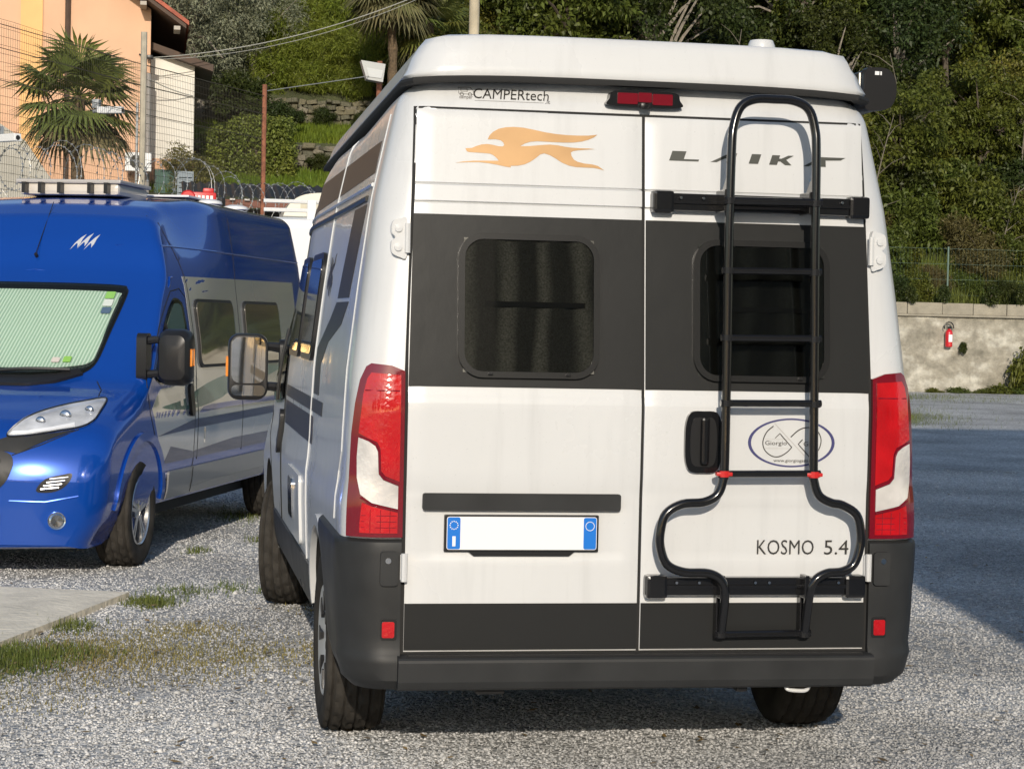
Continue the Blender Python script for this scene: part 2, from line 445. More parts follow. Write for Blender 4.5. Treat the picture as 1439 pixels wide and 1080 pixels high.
def wheel(van, y, sg, parent, style, steer=0., rim_mat=None, track=.895):
    """wheel part: tyre, rim (and hub cap) under a wheel empty-mesh"""
    T = mat('tyre_rubber', (.045, .041, .036), .95, spec=.08, noise=(9, .35, 6), bump=(90, .25, .004))
    G = mat('tyre_side_rubber', (.035, .032, .029), .8, noise=(14, .3, 6))
    rr = .345; hw = .112
    prof = [(.205, -hw * .8), (.235, -hw * .98), (.29, -hw * 1.04), (.325, -hw * .99)]
    xs = np.linspace(-hw * .93, hw * .93, 23)
    for i, x in enumerate(xs):
        e = rr - .012 * (abs(x) / hw) ** 3
        prof.append((e - (.013 if i % 5 == 2 else 0), x))
    prof += [(.325, hw * .99), (.29, hw * 1.04), (.235, hw * .98), (.205, hw * .8)]
    tb = MB(); tb.mat(T)
    n = 72; vs = []; k = len(prof)
    for q, (r, h) in enumerate(prof):
        for j in range(n):
            a = 2 * math.pi * j / n
            rad = r
            if 3 < q < k - 4:                       # lateral sipes cut into the tread blocks, slanted like a winter pattern
                ph = (j + int(abs(h) / hw * 4)) % 3
                if ph == 0 and (q - 4) % 5 != 2: rad -= .010
            vs.append((h, rad * math.cos(a), rad * math.sin(a)))
    fs = []
    for i in range(k - 1):
        for j in range(n): fs.append((i * n + j, i * n + (j + 1) % n, (i + 1) * n + (j + 1) % n, (i + 1) * n + j))
    tb.add(vs, fs, True)
    wobj = link('wheel', None, parent)
    wobj.location = (sg * track, y, .345); wobj.rotation_euler = (0, 0, steer)
    tb.build('tyre', None, wobj, 30)
    o = sg   # outward
    rm = rim_mat
    rb = MB(); rb.mat(rm)
    if style == 'trim':     # silver plastic wheel trim with seven slots
        rb.lathe([(.0, o * .075), (.05, o * .078), (.06, o * .070), (.10, o * .085), (.155, o * .098), (.19, o * .100), (.208, o * .104), (.215, o * .098), (.205, o * .06)], 'x', n=42)
        hub = rb.build('wheel_trim', None, wobj)
        db = MB(); db.mat(mat('black_plastic', (.02, .02, .021), .45))
        for i in range(8):
            a = 2 * math.pi * i / 8
            pl = []
            for (r_, t) in ((.115, -.10), (.185, -.16), (.190, 0), (.185, .16), (.115, .10)): pl.append((r_ * math.cos(a + t), r_ * math.sin(a + t)))
            db.prism(pl, o * .09, o * .1035, 'x')
        db.build('trim_slot', None, wobj)
    else:
        rb.lathe([(.212, o * .02), (.214, o * .098), (.207, o * .106), (.200, o * .098), (.196, o * .02)], 'x', n=48)
        rim = rb.build('rim', None, wobj)
        sp = MB(); sp.mat(rm)
        for i in range(5):
            for dd in (-.13, .13):
                a = 2 * math.pi * i / 5 + .3
                a0, a1 = a + dd * 1.6, a + dd * .9
                p0 = (.05 * math.cos(a0), .05 * math.sin(a0)); p1 = (.20 * math.cos(a1), .20 * math.sin(a1))
                tx, ty = -math.sin(a1) * .011, math.cos(a1) * .011
                sp.prism([(p0[0] - tx, p0[1] - ty), (p1[0] - tx * 1.2, p1[1] - ty * 1.2), (p1[0] + tx * 1.2, p1[1] + ty * 1.2), (p0[0] + tx, p0[1] + ty)], o * .06, o * .09, 'x')
        sp.lathe([(.0, o * .092), (.03, o * .092), (.04, o * .088), (.062, o * .082), (.062, o * .05)], 'x', n=24)
        sp.build('spoke', None, wobj)
        db = MB(); db.mat(mat('black_plastic', (.02, .02, .021), .45)); db.lathe([(0, o * .03), (.2, o * .03)], 'x', n=32); db.build('brake_cover', None, wobj)
    return wobj

def mirror(van, sg, parent, glassm, black, u=1.14):
    y = van.L - u
    mb = MB(); mb.mat(black)
    zc = 1.31; cx = sg * 1.155
    out = rrect(-.105, -.175, .105, .175, .06, 6)
    def ring(s_, yy, sz=1.): return [(cx + a * s_ * (1), yy, zc + b * s_ * sz) for a, b in out]
    rs = [ring(.94, -.062), ring(1., -.055), ring(1.03, -.01), ring(.97, .05), ring(.8, .085), ring(.45, .10)]
    vs = []; n = len(out)
    for r in rs: vs += [(p[0], y + p[1], p[2]) for p in r]
    fs = [(i * n + j, i * n + (j + 1) % n, (i + 1) * n + (j + 1) % n, (i + 1) * n + j) for i in range(len(rs) - 1) for j in range(n)]
    fs.append(tuple(range((len(rs) - 1) * n, len(rs) * n))); fs.append(tuple(range(n - 1, -1, -1)))
    mb.add(vs, fs, True); o = mb.build('mirror_housing', None, parent)
    for z0, z1, nm in ((-.155, -.098, 'wide_angle_mirror_glass'), (-.088, .16, 'mirror_glass')):
        g = MB(); g.mat(glassm); pl = rrect(cx - .09, zc + z0, cx + .09, zc + z1, .025 if z1 < 0 else .045, 4)
        g.prism(pl, y - .064, y - .068, 'y'); g.build(nm, None, o)
    a = MB(); a.mat(black)
    for zz in (1.205, 1.42):
        a.tube([(sg * .95, y + .03, zz - .01), (sg * 1.03, y + .02, zz), (sg * 1.10, y + .02, zz)], [.030, .024, .024], 8)
    a.prism(rrect(-.05, -.15, .06, .15, .04, 4), sg * .92, sg * .985, 'x', Matrix.Translation((0, y + .02, 1.31)))
    a.build('mirror_arm', None, o)
    lm = MB(); lm.mat(mat('amber_lens', (.75, .25, .03), .15, coat=1)); lm.box((cx + sg * .101, y - .02, zc - .05), (cx + sg * .113, y + .03, zc + .05), .004); lm.build('turn_signal', None, o)
    return o

def cab_common(v, t, M_):
    """windscreen, cab doors, lamps, grille, fenders: the front every such van has"""
    L = v.L; P = M_
    fr, lf, rg = v.front, v.left, v.right
    zw = lambda pts: [(p[0], 1.20 + (p[1] - 1.375) * .905) for p in pts]
    zd = lambda pts: [(p[0], 1.13 + (p[1] - 1.31) * .90) for p in pts]
    def sym(h): return h + [(-x, z) for x, z in h[::-1]]
    ws = smooth_poly(sym([(0, 1.122), (-.30, 1.122), (-.48, 1.145), (-.60, 1.20), (-.655, 1.27), (-.672, 1.45), (-.690, 1.69), (-.672, 1.745), (-.62, 1.764), (-.3, 1.772), (0, 1.774)][1:-1]), 4)
    fr.panel('windscreen_frame', ws, P['blackglass'], t, .004, .01, .07)
    bl_ = smooth_poly(sym([(-.30, 1.222), (-.54, 1.24), (-.618, 1.268), (-.634, 1.33), (-.638, 1.55), (-.644, 1.68), (-.62, 1.712), (-.3, 1.722)]), 3)
    fr.panel('windscreen_blind', bl_, P['blind'], t, .008, .004, .05)
    fr.panel('windscreen_glass', inset(ws, .01), P['glass'], t, .018, .008, .07)
    cw = [(-.60, 1.185), (-.46, 1.135), (-.30, 1.115), (.30, 1.115), (.46, 1.135), (.60, 1.185), (.56, 1.215), (.44, 1.18), (.28, 1.165), (-.28, 1.165), (-.44, 1.18), (-.56, 1.215)]
    fr.panel('cowl', cw, P['black'], t, .022, .02, .07)
    for x0, x1 in ((-.52, .05), (.05, .56)):
        mb = MB(); mb.mat(P['black']); a = fr.pt(x0, 1.195, .035); b = fr.pt((x0 + x1) / 2, 1.19, .04); c = fr.pt(x1, 1.17, .03)
        mb.tube(smooth_poly([a, b, c], 6, False), .011, 6); mb.build('wiper', None, t)
    # bonnet shut line and grille
    for sg in (-1, 1):
        fr.line('bonnet_seam', [(sg * .70, 1.15), (sg * .76, 1.10), (sg * .78, 1.065)], .0035, P['seam'], t, 0)
        # headlamp with housing, lens
        o_ = smooth_poly([(sg * -x, z) for x, z in [(-.452, .842), (-.479, .905), (-.53, .962), (-.62, 1.004), (-.738, 1.036), (-.835, 1.052), (-.868, 1.0), (-.880, .93), (-.824, .892), (-.683, .866), (-.555, .845)]], 4)
        hl = fr.panel('headlamp', o_, P['lampbowl'], t, .006, .02, .035, edge=.02)
        for cx_, cz, r_ in ((.60, .925, .032), (.71, .955, .038), (.81, .985, .030)):
            b = MB(); b.mat(P['chrome']); p = fr.pt(sg * cx_, cz, .004)
            bm = bmesh.new(); bmesh.ops.create_uvsphere(bm, u_segments=16, v_segments=10, radius=r_); b.bm(bm, Matrix.Translation(p) @ Matrix.Diagonal((1, .45, 1, 1)), True)
            b.build('reflector', None, hl)
        fr.panel('daytime_strip', [(sg * .465, .852), (sg * .56, .856), (sg * .69, .876), (sg * .80, .902), (sg * .79, .918), (sg * .68, .892), (sg * .56, .872), (sg * .475, .868)], mat('drl_white', (.85, .86, .88), .25), hl, .011, .006, .04)
        fr.panel('lens', inset(o_, .004), P['clear'], hl, .022, .016, .05)
        fr.line('headlamp_rim', [(p[0], p[1]) for p in o_], .005, P['black'], hl, .008, closed=True, step=.03)
        vt = smooth_poly([(sg * x, z) for x, z in [(.650, .53), (.70, .60), (.80, .628), (.842, .63), (.83, .585), (.785, .54), (.72, .52)]], 4)
        ve = fr.panel('bumper_vent', vt, P['black'], t, .003, .01, .03, edge=.02)
        for k in range(4):
            fr.line('vent_slat', [(sg * (.675 + .016 * k), .54 + .02 * k), (sg * (.775 + .016 * k), .552 + .02 * k)], .006, P['chrome'], ve, .006)
        p = fr.pt(sg * .765, .355, 0.); fl = MB(); fl.mat(P['chrome']); rot = Vector((-sg * .5, -1, 0)).to_track_quat('-X', 'Z').to_matrix().to_4x4()
        fl.lathe([(.0, .012), (.035, .014), (.045, .006), (.052, .01), (.056, -.02)], 'x', n=20)
        f = fl.build('fog_lamp', None, t); f.matrix_local = Matrix.Translation(p) @ rot
        fr.line('bumper_crease', [(sg * .50, .47), (sg * .70, .465), (sg * .88, .50)], .006, P['paint'], t, .0)
        fr.line('bumper_seam', [(sg * .50, .735), (sg * .66, .80), (sg * .83, .885)], .004, P['seam'], t, .0)
    gp = smooth_poly(sym([(-.30, .50), (-.40, .515), (-.47, .57), (-.505, .64), (-.512, .70), (-.47, .75), (-.30, .77)]), 3)
    gr = fr.panel('grille', gp, P['black'], t, .006, .02, .06)
    for k in range(4): fr.line('grille_bar', [(-.44, .55 + .05 * k), (.44, .55 + .05 * k)], .009, P['darkgrey'], gr, .01)
    fr.panel('lower_grille', rrect(-.45, .30, .45, .42, .04), P['black'], t, .005, .02, .06)
    fr.panel('front_mask', sym([(-.30, .775), (-.47, .755), (-.53, .745), (-.66, .812), (-.81, .880), (-.68, .860), (-.56, .84), (-.455, .838), (-.40, .82), (-.30, .81)]), P['darkgrey'], t, .005, .015, .04, edge=.02)
    for pr, nm in ((lf, 'L'), (rg, 'R')):
        y = lambda u: L - u
        dr = [(y(1.06), .95), (y(1.30), .60), (y(1.46), .50), (y(1.98), .50), (y(2.02), .6), (y(2.02), 1.70), (y(1.93), 1.755), (y(1.76), 1.735), (y(1.42), 1.50), (y(1.14), 1.24), (y(1.06), 1.12)]
        pr.line('door_seam', dr, .0035, P['seam'], t, 0, closed=True)
        wn = smooth_poly([(y(1.21), 1.205), (y(1.27), 1.14), (y(1.40), 1.13), (y(1.91), 1.165), (y(1.95), 1.22), (y(1.95), 1.60), (y(1.91), 1.675), (y(1.82), 1.69), (y(1.73), 1.66), (y(1.47), 1.47)], 4)
        wo = pr.panel('door_window', wn, P['blackglass'], t, .003, .01, .07)
        if P.get('door_curtain'): pr.panel('window_blind', inset(wn, .035 if True else 0), P['door_curtain'], wo, .006, .004, .07)
        pr.panel('pane', inset(wn, .012), P['sideglass'], wo, .012, .006, .07)
        pr.line('window_divider', [(y(1.54), 1.15), (y(1.53), 1.52)], .011, P['black'], wo, .010)
        pr.panel('door_handle', rrect(y(1.97), .90, y(1.89), 1.12, .035), P['black'], t, .022, .03, .05)
    return t
class WrapProj(Proj):
    def __init__(s, van, sg): s.van = van; s.sg = sg
    def pt(s, a, b, off=0.): return s.van.wrap(a, b, s.sg, off)
def vmats():
    P = {}
    P['black'] = mat('black_plastic', (.016, .016, .017), .32, spec=.3)
    P['gloss_black'] = mat('gloss_black_paint', (.008, .008, .009), .18, coat=.3)
    P['darkgrey'] = mat('dark_grey_plastic', (.028, .029, .030), .45, spec=.2, noise=(5, .25, 8), bump=(420, .10, .002))
    P['seam'] = mat('seam_rubber', (.012, .012, .012), .8)
    P['chrome'] = mat('chrome', (.75, .75, .76), .12, 1.)
    P['blackglass'] = mat('black_glass', (.012, .013, .014), .06, coat=.5)
    P['glass'] = glass_mat('clear_glass', (.86, .92, .88))
    P['sideglass'] = glass_mat('side_glass', (.55, .6, .58))
    P['clear'] = glass_mat('lamp_lens', (.96, .97, .98), 1.18)
    P['lampbowl'] = lens_mat('lamp_bowl', (.80, .81, .83), .25)
    P['redlens'] = lens_mat('red_lens', (.50, .006, .010))
    P['maroon'] = mat('dark_red_lens', (.17, .004, .012), .08, coat=1.)
    P['clearlens'] = lens_mat('silver_lens', (.74, .71, .68), .15)
    P['smoke'] = glass_mat('smoked_acrylic', (.36, .37, .36))
    return P
def lens_mat(name, col, metal=0.):
    """lamp lens: fine prism facets under a clear coat"""
    m = mat(name, col, .16, metal, coat=1.); n = m.node_tree.nodes; l = m.node_tree.links; b = n['Principled BSDF']
    tc = n.new('ShaderNodeTexCoord'); v = n.new('ShaderNodeTexVoronoi'); v.inputs['Scale'].default_value = 60; v.distance = 'CHEBYCHEV'
    l.new(tc.outputs['Object'], v.inputs['Vector'])
    bp = n.new('ShaderNodeBump'); bp.inputs['Strength'].default_value = .22; bp.inputs['Distance'].default_value = .006
    l.new(v.outputs['Distance'], bp.inputs['Height']); l.new(bp.outputs[0], b.inputs['Normal'])
    t = n.new('ShaderNodeTexNoise'); t.inputs['Scale'].default_value = 9; l.new(tc.outputs['Object'], t.inputs['Vector'])
    mr = n.new('ShaderNodeMapRange'); mr.inputs[1].default_value = .3; mr.inputs[2].default_value = .7; mr.inputs[3].default_value = .75; mr.inputs[4].default_value = 1.15; l.new(t.outputs[0], mr.inputs[0])
    vm = n.new('ShaderNodeVectorMath'); vm.operation = 'SCALE'; vm.inputs[0].default_value = col; l.new(mr.outputs[0], vm.inputs['Scale']); l.new(vm.outputs[0], b.inputs['Base Color'])
    return m
PM = vmats()
def dusty_paint(name, col, coat):
    """white paint with faint road film: streaks, dust and speckle"""
    m = mat(name, col, .30, coat=coat); n = m.node_tree.nodes; l = m.node_tree.links; b = n['Principled BSDF']
    tc = n.new('ShaderNodeTexCoord')
    def noi(s_, d, sc):
        t = n.new('ShaderNodeTexNoise'); t.inputs['Scale'].default_value = s_; t.inputs['Detail'].default_value = d; t.inputs['Roughness'].default_value = .6
        mp = n.new('ShaderNodeMapping'); mp.inputs['Scale'].default_value = sc; l.new(tc.outputs['Object'], mp.inputs[0]); l.new(mp.outputs[0], t.inputs['Vector']); return t
    a = noi(1.4, 6, (1, 1, .8)); c = noi(9, 6, (1.6, 1, .12)); e = noi(140, 3, (1, 1, 1))
    def rng_(src, a0, a1, lo, hi):
        mr = n.new('ShaderNodeMapRange'); mr.inputs[1].default_value = a0; mr.inputs[2].default_value = a1; mr.inputs[3].default_value = lo; mr.inputs[4].default_value = hi; l.new(src.outputs[0], mr.inputs[0]); return mr
    k1 = rng_(a, .35, .7, 1.02, .93); k2 = rng_(c, .52, .78, 1., .90); k3 = rng_(e, .66, .74, 1., .86)
    m1 = n.new('ShaderNodeMath'); m1.operation = 'MULTIPLY'; l.new(k1.outputs[0], m1.inputs[0]); l.new(k2.outputs[0], m1.inputs[1])
    m2 = n.new('ShaderNodeMath'); m2.operation = 'MULTIPLY'; l.new(m1.outputs[0], m2.inputs[0]); l.new(k3.outputs[0], m2.inputs[1])
    vm = n.new('ShaderNodeVectorMath'); vm.operation = 'SCALE'; vm.inputs[0].default_value = col; l.new(m2.outputs[0], vm.inputs['Scale']); l.new(vm.outputs[0], b.inputs['Base Color'])
    rr = rng_(a, .3, .7, .22, .42); l.new(rr.outputs[0], b.inputs['Roughness'])
    w = noi(2.0, 2, (1, 1, 1)); bp = n.new('ShaderNodeBump'); bp.inputs['Strength'].default_value = .25; bp.inputs['Distance'].default_value = .01; l.new(w.outputs[0], bp.inputs['Height']); l.new(bp.outputs[0], b.inputs['Coat Normal'])
    return m
paint_w = dusty_paint('white_paint', (.635, .642, .645), .35)
paint_door = dusty_paint('white_door_paint', (.635, .642, .645), .45)
film = mat('charcoal_film', (.020, .0205, .0205), .30, spec=.25, bump=(5, .12, .01))
decal = mat('grey_brown_film', (.045, .040, .037), .4, spec=.35)
gold = mat('bronze_film', (.46, .27, .115), .35, .2, noise=(8, .06))
rubber = PM['seam']; blk = PM['black']; gb = PM['gloss_black']

# ------------------------------------------------------------------ white campervan
van = empty('camper_van', 'white camper van seen from the rear with black ladder and bronze running hound emblem', 'camper van')
V = Van(5.41, 3.45, 2.43)
V.body(paint_w, 'body', van, rubber)
# pop-up roof shell: stacked rings over the roof, ribbed sides
def roof_shell():
    y0, y1 = .085, V.L - 1.98
    def ring(d, z, lean=0.):
        out = []
        pl = rrect(-.815 + d, y0 + d * .45, .815 - d, y1 - d * 2.2, max(.09 - d * .2, .04), 7)
        pl = densify(pl, .12)
        for x, y in pl:
            out.append((x, y, z - .018 * (abs(x) / .8) ** 4 * (1 if d < .2 else .2) - .022 * max(0., y - .2)))
        return out
    rs = [ring(.0, 2.425), ring(-.012, 2.44), ring(.002, 2.462), ring(.016, 2.50), ring(.040, 2.538), ring(.062, 2.564), ring(.10, 2.572), ring(.17, 2.556), ring(.26, 2.554), ring(.40, 2.562)]
    n = min(len(r) for r in rs)
    def resample(r, n):
        P_ = [Vector(p) for p in r] + [Vector(r[0])]; d = [0]
        for i in range(len(P_) - 1): d.append(d[-1] + (P_[i + 1] - P_[i]).length)
        out = []; j = 0
        for i in range(n):
            t = d[-1] * i / n
            while d[j + 1] < t: j += 1
            out.append(P_[j].lerp(P_[j + 1], (t - d[j]) / (d[j + 1] - d[j])))
        return out
    n = 120; vs = []
    for r in rs: vs += resample(r, n)
    fs = [(i * n + j, i * n + (j + 1) % n, (i + 1) * n + (j + 1) % n, (i + 1) * n + j) for i in range(len(rs) - 1) for j in range(n)]
    fs.append(tuple(range((len(rs) - 1) * n, len(rs) * n))); fs.append(tuple(range(n - 1, -1, -1)))
    mb = MB(); mb.add(vs, fs, True); o = mb.build('roof_shell', paint_w, van, 50)
    st = MB()
    s_ = [resample(ring(-.004, 2.427), n), resample(ring(-.022, 2.426), n), resample(ring(-.026, 2.416), n), resample(ring(-.022, 2.406), n), resample(ring(.02, 2.404), n)]
    vs = [v for r in s_ for v in r]
    st.add(vs, [(i * n + j, i * n + (j + 1) % n, (i + 1) * n + (j + 1) % n, (i + 1) * n + j) for i in range(4) for j in range(n)], True)
    st.build('roof_seal', rubber, van)
roof_shell()
vb = MB(); vb.mat(paint_w); vb.lathe([(.05, 2.53), (.05, 2.595), (.042, 2.615), (.0, 2.619)], 'z', (.48, .30, 0), 16); vb.build('roof_cap', None, van)

# rear doors: panels with pressed grooves, plate recess, seal behind the gaps
def ydoor(x, z): return Yr(z) - .012 - .005 * sst(1.345, 1.315, z) * sst(1.0, 1.06, z)
def door(sgx):
    xs = np.unique(np.concatenate([np.linspace(0, 1, 25)]))
    zs = np.unique(np.round(np.concatenate([np.linspace(.464, 2.303, 60), [2.056, 2.05, 2.044, 1.994, 1.988, 1.982, .466, .472, 2.297, 2.301], np.linspace(.76, .97, 14), np.linspace(1.22, 1.33, 6), [.99, 1.0, 1.01]]), 4))
    vs = []; n = len(xs)
    def rel(x, z):
        y = 0.
        for g in (2.05, 1.988):
            if abs(z - g) < .003: y += .007
        if 1.99 <= z <= 2.049: y -= .004
        if sgx < 0:
            k = sst(-.795, -.75, x) * sst(-.035, -.085, x) * sst(.765, .80, z) * sst(.985, .95, z); y += .0065 * k
        else:
            k = sst(.07, .10, x) * sst(.78, .75, x) * sst(.765, .80, z) * sst(.985, .95, z); y += .004 * k
        return y
    for z in zs:
        xe = .812 - .022 * sst(1.4, 2.3, z)
        for t in xs:
            x = sgx * (.0055 + t * (xe - .0055))
            e = min(t, 1 - t, (z - .464) * 1.2, (2.303 - z) * 1.2); ro = .008 * (1 - min(1, e / .012))
            vs.append((x, ydoor(x, z) + rel(x, z) + ro * .6, z))
    fs = [(j * n + i, j * n + i + 1, (j + 1) * n + i + 1, (j + 1) * n + i) for j in range(len(zs) - 1) for i in range(n - 1)]
    nz = len(zs); per = [(0, i) for i in range(n)] + [(j, n - 1) for j in range(1, nz)] + [(nz - 1, i) for i in range(n - 2, -1, -1)] + [(j, 0) for j in range(nz - 2, 0, -1)]
    b0 = len(vs)
    for j, i in per: p = vs[j * n + i]; vs.append((p[0], Yr(zs[j]) + .03, p[2]))
    mb = MB(); mb.add(vs, fs, True); k = len(per)
    for q in range(k):
        a, b = per[q], per[(q + 1) % k]; mb.f.append((a[0] * n + a[1], b[0] * n + b[1], b0 + (q + 1) % k, b0 + q)); mb.m.append(0); mb.sm.append(False)
    return mb.build('rear_door', paint_door, van, 22)
dl, dr = door(-1), door(1)
V.rear.panel('door_seal', [(-.826, .452), (.826, .452), (.824, 1.4), (.797, 2.312), (-.797, 2.312), (-.824, 1.4)], rubber, van, .002, .01, .12)

def painted_folds(m):
    """woven curtain: lit and shaded folds painted in as pale and dark lengthwise bands"""
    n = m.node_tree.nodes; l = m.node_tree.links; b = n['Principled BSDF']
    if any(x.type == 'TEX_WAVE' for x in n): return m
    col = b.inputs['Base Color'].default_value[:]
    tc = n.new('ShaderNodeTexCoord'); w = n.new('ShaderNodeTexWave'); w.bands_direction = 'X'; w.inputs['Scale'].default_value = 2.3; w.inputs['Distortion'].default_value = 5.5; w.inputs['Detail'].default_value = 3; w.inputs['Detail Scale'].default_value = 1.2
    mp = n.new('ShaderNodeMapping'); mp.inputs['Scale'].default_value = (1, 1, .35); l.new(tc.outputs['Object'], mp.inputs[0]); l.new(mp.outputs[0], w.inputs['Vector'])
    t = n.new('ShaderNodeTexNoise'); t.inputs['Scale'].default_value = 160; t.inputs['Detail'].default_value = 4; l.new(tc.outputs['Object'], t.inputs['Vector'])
    mr = n.new('ShaderNodeMapRange'); mr.inputs[1].default_value = .35; mr.inputs[2].default_value = 1.; mr.inputs[3].default_value = .16; mr.inputs[4].default_value = .62; l.new(w.outputs[0], mr.inputs[0])  # band contrast paints the light and shade of the curtain folds
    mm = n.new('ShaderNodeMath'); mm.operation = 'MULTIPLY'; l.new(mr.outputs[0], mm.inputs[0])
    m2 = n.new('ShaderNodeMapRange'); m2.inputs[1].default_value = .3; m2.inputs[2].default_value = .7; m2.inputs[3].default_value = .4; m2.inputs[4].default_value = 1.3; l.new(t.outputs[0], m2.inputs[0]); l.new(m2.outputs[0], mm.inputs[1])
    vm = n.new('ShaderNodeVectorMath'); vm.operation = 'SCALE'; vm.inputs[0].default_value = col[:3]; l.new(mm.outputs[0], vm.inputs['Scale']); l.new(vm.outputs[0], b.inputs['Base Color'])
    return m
class RearP(Proj):
    """flat mapping on the door skins"""
    def __init__(s): pass
    def pt(s, a, b, off=0.): return Vector((a, ydoor(a, b) - off, b))
RP = RearP()
def rmtx(x, z, off=.001):
    """frame for lettering on the doors"""
    lean = math.atan(.092) if z > 1.3 else 0
    return Matrix.Translation((x, ydoor(x, z) - off, z)) @ Matrix.Rotation(R(90) - lean, 4, 'X')
for sg, d in ((-1, dl), (1, dr)):
    x0, x1 = (sg * .007, sg * .812); a, b = min(x0, x1), max(x0, x1)
    RP.panel('window_band', [(a, 1.362), (b, 1.362), (b - (.012 if sg > 0 else 0), 1.945), (a + (.012 if sg < 0 else 0), 1.945)], film, d, .0022, .002, .1)
    RP.panel('lower_band', [(a, .470), (b, .470), (b, .628), (a, .628)], film, d, .0022, .002, .1)
    wx0, wx1 = (-.646, -.158) if sg < 0 else (.175, .664)
    o_ = rrect(wx0, 1.395, wx1, 1.885, .085, 8); i_ = inset(o_, .021)
    f = RP.panel('window_frame', o_, mat('frame_black', (.014, .014, .014), .25, spec=.4), van, .020, .018, .1, hole=i_, edge=.02)
    # curtain behind the acrylic
    cu = MB(); cm = mat('curtain_cloth' if sg < 0 else 'dark_blind_cloth', (.36, .35, .31) if sg < 0 else (.05, .055, .05), .9); cu.mat(painted_folds(cm)); vs = []; nn = 70; cz = np.linspace(1.412, 1.868, 24)
    for z in cz:
        for i in range(nn):
            t = i / (nn - 1); x = wx0 + .018 + t * (wx1 - wx0 - .036)
            y = ydoor(x, z) - .0085 + .0055 * math.sin(t * 26 + 1.3 * math.sin(z * 5 + t * 4))
            vs.append((x, y, z))
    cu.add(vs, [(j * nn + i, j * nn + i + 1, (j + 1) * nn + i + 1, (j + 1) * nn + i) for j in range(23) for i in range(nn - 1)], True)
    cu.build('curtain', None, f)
    mb_ = MB(); mb_.mat(blk)
    mb_.box((wx0 + .09, ydoor(0, 1.645) - .0165, 1.636), (wx1 - .05, ydoor(0, 1.645) - .0155, 1.654)); mb_.build('blind_bar', None, f)
    RP.panel('pane', inset(o_, .014), PM['smoke'], f, .0185, .001, .12)
    for hx in (wx0 + .11, wx1 - .11):
        c = MB(); c.mat(blk); c.box((hx - .008, ydoor(0, 1.42) - .030, 1.404), (hx + .008, ydoor(0, 1.42) - .018, 1.412), .002); c.build('window_catch', None, f)
# plate, its trim, handle
RP.panel('plate_trim', rrect(-.758, .945, -.074, 1.003, .008, 3), PM['darkgrey'], dl, .016, .03, .1)
PY = ydoor(0, .86) + .005
pf = MB(); pf.mat(blk); pf.box((-.682, PY - .014, .804), (-.148, PY + .004, .930), .004); pf.prism([(-.60, .806), (-.58, .79), (-.25, .79), (-.23, .806)], PY - .012, PY, 'y'); pfo = pf.build('number_plate_holder', None, van)
pl = MB(); pl.mat(mat('plate_white', (.82, .82, .82), .3)); pl.prism(rrect(-.674, .812, -.156, .924, .008, 3), PY - .0145, PY - .0175, 'y'); po = pl.build('number_plate', None, van)
for a, b in ((-.672, -.628), (-.202, -.158)):
    q = MB(); q.mat(mat('plate_blue', (.01, .17, .62), .3)); q.prism(rrect(a, .814, b, .922, .006, 3), PY - .0176, PY - .0186, 'y'); bo = q.build('plate_band', None, po)
text_fit('country_letter', 'I', .011, .034, Matrix.Translation((-.655, PY - .0188, .824)) @ Matrix.Rotation(R(90), 4, 'X'), mat('plate_white', ()), po, bold=.02)
st = MB(); st.mat(MATS['plate_white'])
for i in range(12):
    a = 2 * math.pi * i / 12; st.lathe([(0, PY - .0190), (.0022, PY - .0190)], 'y', (-.650 + .0135 * math.cos(a), 0, .895 + .0135 * math.sin(a)), 6)
st.build('star_circle', None, po)
ci = MB(); ci.mat(MATS['plate_white']); ci.tube([(-.180 + .015 * math.cos(2 * math.pi * i / 24), PY - .0186, .893 + .015 * math.sin(2 * math.pi * i / 24)) for i in range(24)], .0012, 5, closed=True); ci.build('year_disc', None, po)
hd = smooth_poly([(.145, 1.19), (.148, 1.25), (.165, 1.288), (.21, 1.292), (.255, 1.288), (.272, 1.25), (.276, 1.19), (.272, 1.12), (.255, 1.085), (.21, 1.08), (.165, 1.085), (.148, 1.12)], 4)
h = RP.panel('door_handle', hd, gb, van, .020, .03, .03)
RP.panel('handle_bowl', [(.21 + (p[0] - .21) * .72, 1.187 + (p[1] - 1.187) * .80) for p in hd], blk, h, .021, .004, .03)
hb = MB(); hb.mat(gb); hb.box((.196, ydoor(0, 1.2) - .048, 1.11), (.226, ydoor(0, 1.2) - .026, 1.272), .010); hb.build('handle_grip', None, h)
# emblems and lettering
HOUND = [(433, 243), (445, 215), (470, 190), (510, 168), (560, 157), (620, 154), (690, 160), (760, 174), (840, 192), (920, 205), (1000, 213), (1080, 217), (1160, 217), (1225, 211), (1200, 230), (1160, 247), (1110, 260), (1050, 267), (980, 267), (880, 262), (790, 257), (740, 261), (700, 273), (666, 293),
         (740, 291), (820, 284), (880, 281), (940, 287), (990, 297), (1030, 303), (1100, 308), (1160, 310), (1207, 315), (1150, 318), (1090, 322), (1050, 328), (1032, 338), (1038, 365), (1055, 390), (1080, 405), (1130, 418), (1190, 425), (1230, 436), (1275, 468), (1240, 458), (1200, 450), (1140, 447), (1070, 443), (1020, 433), (970, 412), (920, 380), (880, 357), (840, 344), (810, 352), (780, 377), (740, 404), (700, 422), (650, 432), (598, 433), (600, 444), (560, 438), (500, 424), (440, 413), (370, 405), (300, 405), (205, 409), (260, 400), (330, 395), (420, 395), (513, 396), (500, 378), (475, 357), (450, 345), (400, 340), (340, 336), (300, 333), (285, 328), (274, 306), (320, 304), (350, 291), (390, 279), (430, 276), (470, 282), (510, 292), (540, 294), (552, 285), (545, 265), (525, 250), (490, 242)]
